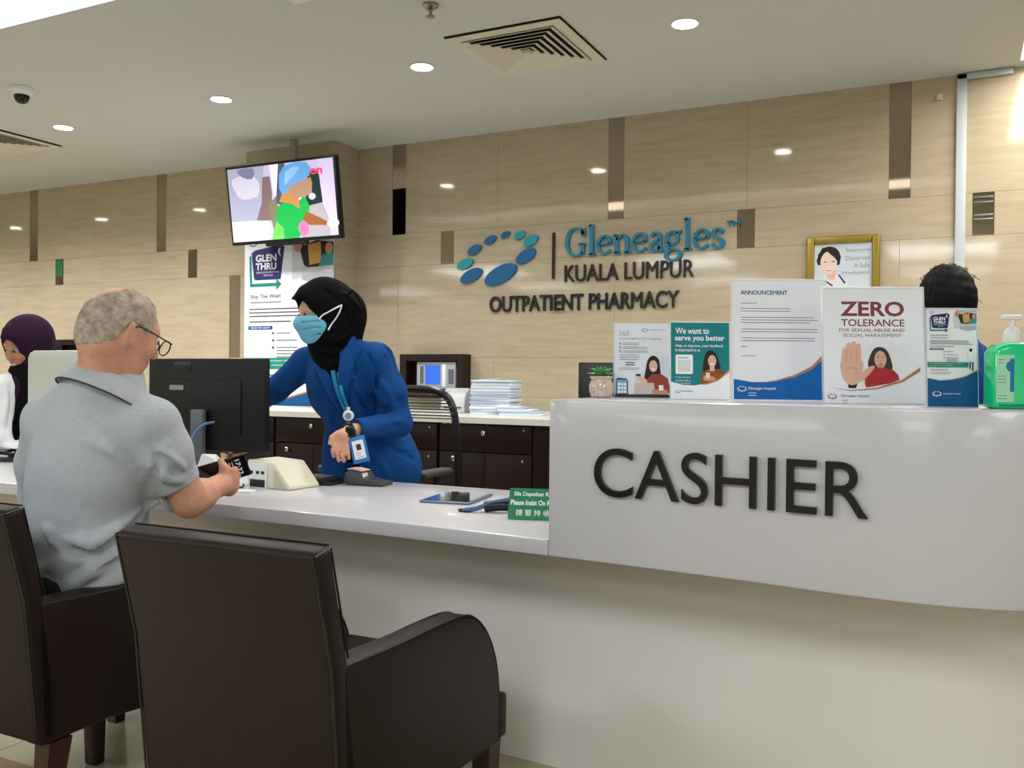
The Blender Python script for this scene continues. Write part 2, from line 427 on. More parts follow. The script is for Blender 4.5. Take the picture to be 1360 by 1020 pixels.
def vent(cx, cy, label):
    o = thing('air_vent', (cx, cy, CE), label, 'vent', 'square ceiling diffusers')
    def ring(r0, r1, z0, z1):   # sloped square ring: outer half size r0 at z0, inner r1 at z1
        b = B(); vs = []
        for r, z in ((r0, z0), (r1, z1), (r1, z1 + .004), (r0, z0 + .004)):
            vs += [(cx - r, cy - r, z), (cx + r, cy - r, z), (cx + r, cy + r, z), (cx - r, cy + r, z)]
        fs = []
        for a in range(4):
            c = (a + 1) % 4
            for k_ in range(4): fs.append((a * 4 + k_, a * 4 + (k_ + 1) % 4, c * 4 + (k_ + 1) % 4, c * 4 + k_))
        return b.raw(vs, fs)
    B().box((cx - .306, cy - .306, CE - .0045), (cx + .306, cy + .306, CE - .0005)).build('shadow_gap', M_void, o)
    ring(.302, .245, CE - .014, CE - .014).build('vent_frame', M_ventm, o)
    B().box((cx - .25, cy - .25, CE - .0075), (cx + .25, cy + .25, CE - .005)).build('void', M_void, o)
    r = .245
    for k_ in range(6):
        ring(r, r - .025, CE - .022, CE - .011).build('louvre', M_ventm, o); r -= .038
    B().box((cx - .02, cy - .02, CE - .03), (cx + .02, cy + .02, CE - .012)).build('centre_plate', M_ventm, o)
vent(-1.945, 4.075, 'square white air vent with nested louvres between two downlights')
vent(-6.13, 4.11, 'square air vent cut by the left edge of the photo')
sp = thing('sprinkler', (-2.108, 3.417, CE), 'small metal fire sprinkler head at the top of the ceiling', 'sprinkler')
B().lathe([(.036, -.001), (.036, -.008), (.02, -.018), (.014, -.018)], (-2.108, 3.417, CE), n=20).build('escutcheon', mat('sprinkler_metal', (150, 144, 132), .35, metal=.8), sp)
B().lathe([(.009, -.018), (.011, -.03), (.007, -.034), (.009, -.05), (.02, -.052), (.02, -.055)], (-2.108, 3.417, CE), n=16).build('nozzle', MATS['sprinkler_metal'], sp)
cc = (-4.86, 3.42)
dc = thing('dome_camera', (cc[0], cc[1], CE), 'white security camera with a black dome hanging from the ceiling at left', 'camera')
B().lathe([(.062, -.001), (.062, -.02), (.055, -.035), (.045, -.045)], (*cc, CE), n=24).build('housing', M_whitep, dc)
B().lathe([(.042, -.045), (.042, -.055), (.034, -.078), (.018, -.09), (.004, -.093)], (*cc, CE), n=24).build('dome', mat('dome_black', (12, 12, 14), .08), dc)

# ------------------------------------------------------------------ lettering on the stone wall
sign = thing('wall_sign', (-2.1, WY, 1.5), 'raised teal and black pharmacy sign with a ring of ellipses on the stone wall', 'sign')
def wall_text(s, x0, x1, z0, z1, m, y=WY - .018, th=.015, bold=0, nm='letter', par=sign, spacing=1.0):
    vs, fs = text_mesh(s, bold=bold, ext=.5, spacing=spacing)
    ax, bx = min(v.x for v in vs), max(v.x for v in vs); az, bz = min(v.y for v in vs), max(v.y for v in vs)
    W = [(x0 + (v.x - ax) / (bx - ax) * (x1 - x0), y + th / 2 - v.z * th, z0 + (v.y - az) / (bz - az) * (z1 - z0)) for v in vs]
    for isl in islands(vs, fs):
        ids = sorted({i for f in isl for i in f}); mp = {j: n for n, j in enumerate(ids)}
        B().raw([W[i] for i in ids], [[mp[i] for i in f] for f in isl]).build(nm, m, par)
wall_text('KUALA LUMPUR', -2.285, -1.44, 1.766, 1.874, M_blk, bold=.006)
wall_text('OUTPATIENT PHARMACY', -2.828, -1.528, 1.583, 1.690, M_blk, bold=.016)
wall_text('TM', -1.245, -1.168, 2.055, 2.09, M_teal, bold=.015)
B().box((-2.372, WY - .02, 1.79), (-2.358, WY - .0005, 2.09)).build('divider_bar', M_blk, sign)
# serif word drawn as calligraphic strokes
def stroke(b, pts, th=.20, tn=.10, n=7, caps=True):
    P = cr(pts, n) if len(pts) > 2 else [Vector(p) for p in pts]
    L = []; R_ = []
    for i, p in enumerate(P):
        d = (P[min(i + 1, len(P) - 1)] - P[max(i - 1, 0)]).normalized()
        w_ = (tn + (th - tn) * abs(d.y) ** 1.3) / 2
        nn = Vector((-d.y, d.x)); L.append(p + nn * w_); R_.append(p - nn * w_)
    N = len(P); vs = []
    for z in (0, 1): vs += [(q.x, q.y, z) for q in L] + [(q.x, q.y, z) for q in R_]
    fs = []
    for i in range(N - 1):
        fs += [(i, i + 1, N + i + 1, N + i), (2 * N + i + 1, 2 * N + i, 3 * N + i, 3 * N + i + 1),
               (i + 1, i, 2 * N + i, 2 * N + i + 1), (N + i, N + i + 1, 3 * N + i + 1, 3 * N + i)]
    fs += [(0, N, 3 * N, 2 * N), (N - 1, 3 * N - 1, 4 * N - 1, 2 * N - 1)]
    b.raw(vs, fs)
GL = {
 'G': (1.36, [[(1.12, 1.12), (1.0, 1.36), (.7, 1.47), (.34, 1.32), (.14, .76), (.3, .2), (.7, .0), (1.1, .14)], [(1.08, .08), (1.08, .62)], [(.84, .62), (1.26, .62)], [(1.12, 1.04), (1.12, 1.46)]]),
 'l': (.52, [[(.25, 0), (.25, 1.62)], [(.04, .035), (.47, .035)], [(.06, 1.54), (.25, 1.59)]]),
 'e': (.94, [[(.14, .56), (.8, .56)], [(.8, .54), (.74, .86), (.48, .98), (.2, .82), (.12, .5), (.22, .16), (.5, .03), (.84, .2)]]),
 'n': (1.08, [[(.25, 0), (.25, 1.0)], [(.05, .93), (.25, .97)], [(.27, .72), (.46, .93), (.66, .96), (.82, .78), (.84, .5), (.84, 0)], [(.06, .035), (.46, .035)], [(.64, .035), (1.05, .035)]]),
 'a': (.92, [[(.16, .82), (.38, .98), (.62, .88), (.66, .6), (.66, .12), (.78, .04), (.88, .06)], [(.66, .58), (.38, .52), (.14, .28), (.26, .04), (.48, .06), (.66, .24)]]),
 'g': (.98, [[(.42, .98), (.18, .86), (.13, .66), (.22, .43), (.44, .34), (.66, .46), (.7, .67), (.64, .88), (.42, .98)], [(.62, .9), (.92, .98)], [(.26, .42), (.14, .24), (.3, .1), (.62, .04), (.84, -.14), (.74, -.4), (.4, -.5), (.1, -.36), (.12, -.12), (.32, .04)]]),
 's': (.78, [[(.64, .78), (.5, .96), (.26, .93), (.15, .74), (.3, .56), (.54, .44), (.66, .24), (.48, .04), (.24, .05), (.1, .24)]]),
}
word = 'Gleneagles'; tot = sum(GL[c][0] for c in word); sc = (1.035) / tot; xx = -2.285
for ch in word:
    adv, sts = GL[ch]
    b = B(frame((xx, WY - .002, 1.932), (sc, 0, 0), (0, 0, .118), (0, -.022, 0)))
    for st in sts: stroke(b, st, .21, .105)
    b.build('letter', M_teal, sign); xx += adv * sc
# ring of ellipses
def ellipse(cx, cz, a, b_, ang, m):
    bb_ = B(frame((cx, WY - .002, cz), (math.cos(ang), 0, math.sin(ang)), (-math.sin(ang), 0, math.cos(ang)), (0, -1, 0)))
    n = 36
    pts = [(a * math.cos(2 * PI * i / n), b_ * math.sin(2 * PI * i / n)) for i in range(n)]
    bb_.prism(pts, 0, .018, axis='z').build('logo_ellipse', m, sign)
def wall_xy(px, py):
    r_ = fwd + rgt * ((px - 680) / F) + upv * ((510 - py) / F); q = CAM + r_ * (WY / r_.y); return q.x, q.z
for px, py, L_, W_, ang, m in [(666, 365, 46, 22, 20, M_blue), (627, 366.5, 31, 16, 20, M_blue), (619, 351, 23, 12, 18, M_aqua), (631.5, 332, 20, 11, 20, M_blue), (652.5, 319, 17, 10, 20, M_blue),
                               (672.5, 312, 13, 7.5, 20, M_blue), (691.5, 312.5, 16, 10, 20, M_aqua), (706, 320, 21, 12.5, 22, M_aqua), (699.5, 340.5, 29, 16, 24, M_blue)]:
    cx_, cz_ = wall_xy(px, py); ppm = 1200 / (.8965 * WY + .443 * (-cx_))
    ellipse(cx_, cz_, L_ / 2 / ppm * 1.10, W_ / 2 / ppm * 1.02, math.radians(ang + 4), m)

# ------------------------------------------------------------------ CASHIER letters on the ledge front
cs = thing('cashier_sign', (-.47, 1.98, .9), 'large black raised letters reading cashier on the white counter front', 'sign')
def curve_text(s, x0, x1, z0, z1, m, bold):
    vs, fs = text_mesh(s, bold=bold, ext=.5, spacing=1.0)
    ax, bx = min(v.x for v in vs), max(v.x for v in vs); az, bz = min(v.y for v in vs), max(v.y for v in vs)
    W = []
    for v in vs:
        X = x0 + (v.x - ax) / (bx - ax) * (x1 - x0); W.append((X, fy(X) - .0075 - v.z * .013, z0 + (v.y - az) / (bz - az) * (z1 - z0)))
    for isl in islands(vs, fs):
        ids = sorted({i for f in isl for i in f}); mp = {j: n for n, j in enumerate(ids)}
        B().raw([W[i] for i in ids], [[mp[i] for i in f] for f in isl]).build('letter', m, cs)
curve_text('CASHIER', -.776, -.160, .870, .985, M_blk, .0)
# ------------------------------------------------------------------ lobby armchairs
def armchair(cx, label):
    """armchair facing +Y; cx is its centre line"""
    o = thing('armchair', (cx, 1.75, 0), label, 'chair', 'lobby armchairs')
    hw = .262
    # backrest, leaning
    b = B()
    prof = [(1.405, .24), (1.367, .60), (1.312, .822), (1.366, .834), (1.423, .60), (1.455, .40), (1.46, .24)]
    b.prism(prof, cx - hw, cx + hw, axis='x', bev=.016, seg=3)
    b.build('backrest', M_leather, o, auto=50)
    for side, nm in ((-1, 'left'), (1, 'right')):
        xo = cx + side * hw; xi = xo - side * .065
        prof = [(1.412, .235), (1.395, .594), (1.60, .587), (1.76, .588), (1.88, .583), (1.945, .560), (2.0, .512), (2.04, .45), (2.062, .38), (2.07, .30), (2.066, .212), (1.88, .215), (1.62, .24)]
        arm = B().prism([(y, z) for y, z in prof], min(xo, xi), max(xo, xi), axis='x', bev=.012, seg=3).build('armrest', M_leather, o, auto=50)
        path = [(1.40, .590), (1.60, .584), (1.76, .585), (1.88, .580), (1.942, .557), (1.997, .510), (2.037, .448), (2.059, .38), (2.067, .30), (2.064, .215)]
        for e in (xo - side * .004, xi + side * .004):
            B().tube([(e, q.x, q.y) for q in cr(path, 4)], .003, n=6).build('piping', M_leather2, arm)
    bk = B()
    bk.tube([(cx - hw + .004, 1.402, .28), (cx - hw + .004, 1.369, .60), (cx - hw + .006, 1.316, .815), (cx, 1.314, .817), (cx + hw - .006, 1.316, .815), (cx + hw - .004, 1.369, .60), (cx + hw - .004, 1.402, .28)], .0026, n=6)
    bk.tube([(cx - hw + .008, 1.364, .832), (cx + hw - .008, 1.364, .832)], .0026, n=6)
    for e in (-1, 1): bk.tube([(cx + e * (hw - .003), 1.318, .816), (cx + e * (hw - .003), 1.364, .828), (cx + e * (hw - .003), 1.421, .605)], .0026, n=6)
    bk.build('piping', M_leather2, o)
    B().prism([(1.47, .30), (2.085, .30), (2.085, .40), (2.05, .435), (1.8, .45), (1.47, .44)], cx - .204, cx + .204, axis='x', bev=.015, seg=3).build('seat', M_leather, o, auto=50)
    B().box((cx - .262, 2.055, .215), (cx + .262, 2.112, .33), bev=.012).build('front_rail', M_leather, o, auto=50)
    B().box((cx - .2, 1.5, .225), (cx + .2, 2.06, .30)).build('seat_base', M_leather, o)
    for sx in (-1, 1):
        for y0, y1 in ((2.01, 2.085), (1.44, 1.50)):
            xx_ = cx + sx * .232; s0, s1 = .027, .019
            lean = 0 if y0 > 2 else -.03
            vs = [(xx_ + a * s1, (y0 + y1) / 2 + lean + c_ * s1, 0) for a, c_ in ((-1, -1), (1, -1), (1, 1), (-1, 1))] + [(xx_ + a * s0, (y0 + y1) / 2 + c_ * s0 * 1.2, .235) for a, c_ in ((-1, -1), (1, -1), (1, 1), (-1, 1))]
            B().raw(vs, [(3, 2, 1, 0), (4, 5, 6, 7), (0, 1, 5, 4), (1, 2, 6, 5), (2, 3, 7, 6), (3, 0, 4, 7)]).build('leg', M_legwood, o)
    return o
ch1 = armchair(-1.308, 'empty brown leather armchair in the foreground, its plain back to the camera')
ch2 = copy_tree(ch1); ch2.location = (-2.254, 1.80, 0)
B().prism([(1.822, .0), (1.860, .0), (1.868, .24), (1.812, .24)], -2.292, -2.248, axis='x', bev=.006).build('leg', M_legwood, ch2)
ch2['label'] = 'brown leather armchair at the left edge with the seated man in grey on it'

# ------------------------------------------------------------------ prints
class Print:
    """flat artwork on a panel: coordinates 0..w across and 0..h up, from its lower left corner"""
    def __init__(s, M, w_, h_): s.M = M; s.w = w_; s.h = h_; s.b = B(M); s.z = .0004
    def poly(s, pts, m, smooth=0):
        if smooth: pts = [(p.x, p.y) for p in cr(pts, smooth, True)]
        n = len(pts); s.z += .00006
        bm = bmesh.new(); vs = [bm.verts.new((x, y, s.z)) for x, y in pts]; f = bm.faces.new(vs)
        bm.normal_update()
        if f.normal.z < 0: f.normal_flip()
        bmesh.ops.triangulate(bm, faces=bm.faces[:]); s.b._bm(bm, m); return s
    def rect(s, x0, y0, x1, y1, m): return s.poly([(x0, y0), (x1, y0), (x1, y1), (x0, y1)], m)
    def ell(s, cx, cy, a, b_, m, ang=0, n=22):
        c, d = math.cos(ang), math.sin(ang)
        return s.poly([(cx + a * math.cos(2 * PI * i / n) * c - b_ * math.sin(2 * PI * i / n) * d, cy + a * math.cos(2 * PI * i / n) * d + b_ * math.sin(2 * PI * i / n) * c) for i in range(n)], m)
    def text(s, t, x0, x1, y0, y1, m, bold=0, keep=False):
        s.z += .00006
        vs, fs = text_mesh(t, bold=bold)
        ax, bx = min(v.x for v in vs), max(v.x for v in vs); ay, by = min(v.y for v in vs), max(v.y for v in vs)
        if keep: x1 = x0 + (bx - ax) * (y1 - y0) / (by - ay)
        s.b.raw([(x0 + (v.x - ax) / (bx - ax) * (x1 - x0), y0 + (v.y - ay) / (by - ay) * (y1 - y0), s.z) for v in vs], fs, m); return s
    def lines(s, x0, x1, y, n, step, m, th=.0016, seed=0):
        r_ = random.Random(seed)
        for i in range(n): s.rect(x0, y - i * step, x1 - (x1 - x0) * r_.choice((0, .04, .1, .35)), y - i * step + th, m)
        return s
    def swirl(s, x, y, r_, m):
        for i in range(9):
            q = .5 + i * 2 * PI / 9
            s.ell(x + r_ * math.cos(q), y + r_ * .55 * math.sin(q), r_ * (.20 + .14 * (math.sin(q) < -.2)), r_ * .13, m, .35)
        return s
    def build(s, parent, name='printed_sheet'): return s.b.build(name, s.b.mats[0], parent)
W_ = flat('print_white', (238, 240, 250)); NV = flat('print_navy', (48, 44, 108)); TG = flat('print_green_teal', (20, 140, 120)); TL = flat('print_teal', (12, 124, 130))
BL = flat('print_blue', (0, 98, 178)); BL2 = flat('print_deep_blue', (0, 84, 140)); OR = flat('print_orange', (190, 120, 78)); GT = flat('print_grey_text', (130, 136, 150)); DT = flat('print_dark_text', (58, 62, 78))
MR = flat('print_maroon', (130, 62, 66)); SK = flat('print_skin', (226, 178, 158)); SK2 = flat('print_skin_shade', (206, 146, 128)); HR = flat('print_hair', (38, 26, 26)); RD = flat('print_red', (176, 48, 54)); RS = flat('print_rust', (146, 66, 46)); BR = flat('print_brown', (138, 82, 44))
def panel_matrix(px, py, d, yaw, lean, zbase=1.097):
    """local frame: x to the right, y up the leaning panel, z towards the viewer"""
    o = at(px, py, d); o.z = zbase
    a = math.radians(yaw); ux = Vector((math.cos(a), math.sin(a), 0)); n = Vector((math.sin(a), -math.cos(a), 0)); L = math.radians(lean)
    uy = ZZ * math.cos(L) - n * math.sin(L); uz = n * math.cos(L) + ZZ * math.sin(L)
    return frame(o, ux, uy, uz), o
def stand(px, d, yaw, w_, h_, lean, label, group='poster stands on the ledge', rim=M_acr, py=535):
    M, o = panel_matrix(px, py, d, yaw, lean)
    e = thing('poster_stand', o, label, 'poster stand', group)
    B(M).box((-.003, .001, -.0032), (w_ + .003, h_ + .003, -.0008), bev=.0006, seg=1).build('back_plate', rim, e)
    B(M).box((.001, .002, -.0007), (w_ - .001, h_, .0002)).build('sheet', M_paper, e)
    # foot: an acrylic tongue behind
    a = math.radians(yaw); n = Vector((math.sin(a), -math.cos(a), 0)); ux = Vector((math.cos(a), math.sin(a), 0))
    Mf = frame(o, ux, -n, ZZ)
    B(Mf).box((.0, -.004, .0), (w_, .055, .0022)).build('foot_plate', rim, e)
    return Print(M, w_, h_), e

# 1 small white flyer with woman at laptop
p, e = stand(816, 2.41, 24, .149, .205, 12, 'small white app flyer with a woman in red at a laptop, beside the potted succulent')
w_, h_ = .147, .203
p.text('360', .012, .04, .172, .186, flat('pale_teal', (150, 176, 190)), .0)
p.swirl(.082, .188, .007, NV).text('Gleneagles Hospital', .093, .138, .186, .191, GT)
p.text('Your Health at Your Fingertips', .014, .128, .160, .167, GT)
for i in range(3): p.ell(.016, .150 - i * .011, .0035, .0035, flat('pale_teal', (150, 176, 190))).lines(.023, .09, .151 - i * .011, 2, .004, GT, .0013, i)
p.lines(.014, .07, .117, 3, .006, GT, .0014, 3).lines(.03, .055, .096, 2, .006, DT, .0022, 3).lines(.012, .07, .082, 2, .004, GT, .001, 4)
p.poly([(.062, .014), (.055, .05), (.075, .075), (.105, .10), (.147, .12), (.147, .014)], flat('print_pale', (206, 216, 226)), 0)
p.poly([(.082, .05), (.084, .08), (.09, .106), (.103, .117), (.118, .108), (.122, .085), (.12, .055)], HR, 3)
p.poly([(.082, .02), (.086, .05), (.1, .066), (.125, .066), (.142, .055), (.147, .03), (.147, .015), (.09, .015)], RS, 0)
p.ell(.104, .088, .011, .016, SK).ell(.104, .0805, .005, .0025, flat('print_smile', (240, 236, 236)))
p.poly([(.064, .05), (.06, .058), (.072, .06), (.088, .048), (.08, .042)], SK, 2).rect(.057, .06, .07, .066, DT)
p.poly([(.052, .012), (.056, .042), (.105, .042), (.108, .012)], flat('print_silver', (196, 184, 176)), 0)
p.rect(.10, .012, .14, .024, flat('print_tan', (188, 140, 110))).rect(.118, .022, .13, .036, W_)
p.poly([(.004, .010), (.004, .050), (.008, .055), (.032, .053), (.036, .048), (.036, .008)], flat('print_phone_dark', (30, 60, 90)), 0)
p.rect(.006, .012, .034, .05, flat('print_phone_blue', (110, 170, 205)))
for i in range(3):
    for j in range(3): p.rect(.009 + i * .008, .014 + j * .010, .015 + i * .008, .021 + j * .010, W_)
p.rect(.0, .002, .147, .010, M_blk); p.build(e)
# 2 teal flyer
p, e = stand(891, 2.31, 24, .15, .200, 6, 'small teal flyer with a woman in brown holding a phone, left of the announcement')
TLp = TL
p.rect(.0005, .001, .149, .199, W_)
p.poly([(.0005, .046), (.03, .038), (.06, .037), (.09, .042), (.12, .054), (.149, .078), (.149, .199), (.0005, .199)], TLp, 0)
p.poly([(.075, .0395), (.09, .0418), (.12, .0535), (.149, .0775), (.149, .0725), (.12, .049), (.09, .0385)], flat('print_orange2', (214, 132, 60)), 0)
p.text('We want to', .012, .098, .170, .186, W_, .02).text('serve you better', .011, .137, .148, .167, W_, .02)
p.text('Help us improve, your feedback', .012, .134, .134, .143, W_, .01).text('is important to us', .012, .075, .122, .132, W_, .01)
p.poly([(.014, .066), (.054, .066), (.056, .068), (.056, .114), (.054, .116), (.014, .116), (.012, .114), (.012, .068)], W_, 0).rect(.018, .072, .05, .102, flat('print_pale_grey', (214, 218, 222)))
p.rect(.018, .107, .045, .109, GT)
for i, t_ in enumerate(('Kindly scan here', 'and share with us', 'your experience')): p.text(t_, .012, .05, .055 - i * .008, .060 - i * .008, W_)
p.poly([(.084, .07), (.082, .09), (.088, .118), (.1, .128), (.114, .12), (.124, .095), (.126, .075), (.115, .066)], HR, 3)
p.poly([(.074, .041), (.077, .066), (.092, .078), (.126, .08), (.138, .068), (.14, .071), (.125, .0565), (.1, .0455), (.085, .042)], BR, 0)
p.ell(.105, .10, .0105, .0155, SK).ell(.105, .092, .005, .0022, flat('print_smile', (240, 236, 236))).rect(.099, .074, .111, .086, SK)
for q in (.101, .109): p.ell(q, .103, .0015, .001, HR)
p.poly([(.084, .05), (.083, .060), (.092, .064), (.108, .06), (.113, .052), (.1, .048)], SK2, 2).rect(.089, .056, .099, .070, flat('print_phone_pink', (238, 208, 196)))
p.swirl(.018, .021, .006, NV).lines(.028, .07, .021, 1, .004, GT).build(e)
# 3 announcement
p, e = stand(973, 2.19, 24, .226, .298, 5, 'tall white announcement board with a blue curved foot, tallest on the ledge', rim=M_whitep)
X = lambda u: u * .224 / 120
Y = lambda v: (163 - v) * .296 / 163
p.rect(.0, .0, .224, .296, W_)
p.text('ANNOUNCEMENT', X(11), X(72), Y(19), Y(13), flat('print_head_blue', (30, 98, 156)), .03)
p.lines(X(11), X(44), Y(31), 1, .01, DT, .0013)
for k_, (yy, n) in enumerate(((38, 2), (50, 3), (66, 2), (78, 2))): p.lines(X(11), X(110), Y(yy), n, .0065, DT, .0012, k_)
p.lines(X(11), X(24), Y(90), 1, .01, DT, .0013).lines(X(11), X(40), Y(102), 1, .01, GT, .0012)
p.poly([(.003, Y(133)), (X(25), Y(137)), (X(50), Y(136.5)), (X(80), Y(130)), (X(102), Y(119)), (X(118), Y(104)), (X(118), Y(160)), (.003, Y(160))], BL, 0)
p.poly([(X(35), Y(138)), (X(55), Y(136)), (X(80), Y(129.5)), (X(102), Y(118.5)), (X(118), Y(103)), (X(118), Y(98)), (X(102), Y(115)), (X(80), Y(127)), (X(55), Y(134.5))], OR, 0)
p.swirl(X(12), Y(146), .010, W_).text('Gleneagles Hospital', X(20), X(55), Y(148), Y(143.5), W_, .01).lines(X(20), X(36), Y(152), 2, .006, W_, .0013)
p.build(e)
# 4 zero tolerance
p, e = stand(1094.5, 2.04, 24, .227, .267, 6, 'clear acrylic stand with the zero tolerance poster of a raised palm')
sx, sy = .225 / 135, .263 / 160
X = lambda u: u * sx
Y = lambda v: (160 - v) * sy
p.rect(.001, .001, .225, .263, W_)
p.text('ZERO', X(24), X(110), Y(38), Y(17), MR, .028).text('TOLERANCE', X(25), X(110), Y(52), Y(42), MR, .015)
p.text('FOR SEXUAL ABUSE AND', X(22), X(110), Y(59.5), Y(55), MR, .01).text('SEXUAL HARASSMENT', X(27), X(106), Y(67), Y(62), MR, .01)
# woman
p.poly([(X(60), Y(108)), (X(66), Y(86)), (X(76), Y(80.5)), (X(86), Y(86)), (X(92), Y(104)), (X(91), Y(113)), (X(80), Y(113))], flat('print_hair_grey', (70, 54, 56)), 3)
p.ell(X(76.5), Y(98), X(8), .0195, SK).rect(X(72), Y(116), X(81), Y(106), SK2).ell(X(76.5), Y(104.5), X(2.6), .0016, flat('print_lip', (178, 90, 92)))
for q in (73.4, 79.8): p.ell(X(q), Y(95.5), X(1.2), .0011, HR)
for q in (73.4, 79.8): p.rect(X(q - 1.8), Y(93), X(q + 1.8), Y(92.4), HR)
p.ell(X(76.5), Y(100), X(.9), .003, SK2)
p.poly([(X(55), Y(133.5)), (X(55), Y(120)), (X(62), Y(112)), (X(70), Y(109.5)), (X(83), Y(110)), (X(94), Y(113)), (X(100), Y(120)), (X(101), Y(126)), (X(88), Y(131)), (X(70), Y(134.5)), (X(57), Y(137))], RD, 0)
# hand: palm, four fingers and a thumb
p.poly([(X(32), Y(128)), (X(33), Y(138)), (X(43), Y(138)), (X(46), Y(128))], HR, 0)
p.poly([(X(25), Y(100)), (X(24), Y(118)), (X(30), Y(130)), (X(38), Y(134)), (X(48), Y(129)), (X(52), Y(115)), (X(51), Y(100))], SK, 3)
for x0, y0, x1, y1, r_ in ((27.5, 104, 29, 86, 3.2), (34, 102, 34.5, 79, 3.3), (40.5, 102, 41, 77, 3.3), (47, 104, 47, 80, 3.2)):
    p.poly([(X(x0 - r_), Y(y0)), (X(x1 - r_), Y(y1)), (X(x1), Y(y1 - 4)), (X(x1 + r_), Y(y1)), (X(x0 + r_), Y(y0))], SK, 2)
p.poly([(X(46), Y(126)), (X(52), Y(116)), (X(62), Y(108)), (X(68), Y(107)), (X(68), Y(110)), (X(60), Y(120)), (X(52), Y(128))], SK, 2)
for x0 in (31, 37.4, 43.8): p.rect(X(x0), Y(103), X(x0 + .6), Y(84), SK2)
p.poly([(X(27), Y(113)), (X(34), Y(109)), (X(47), Y(111)), (X(47), Y(112)), (X(34), Y(110.4))], SK2, 0)
p.poly([(X(38), Y(131)), (X(41), Y(118)), (X(49), Y(112)), (X(42), Y(119))], SK2, 0)
p.poly([(X(8), Y(137)), (X(35), Y(141)), (X(70), Y(137.5)), (X(105), Y(126)), (X(129), Y(108.5)), (X(129), Y(114)), (X(105), Y(129)), (X(70), Y(139)), (X(35), Y(142))], OR, 0)
p.swirl(X(11), Y(149.5), .009, NV).text('Gleneagles Hospital', X(22), X(60), Y(151), Y(147), NV).lines(X(24), X(36), Y(155), 2, .006, GT, .001).build(e)
for z0 in (.05, .085):
    pass
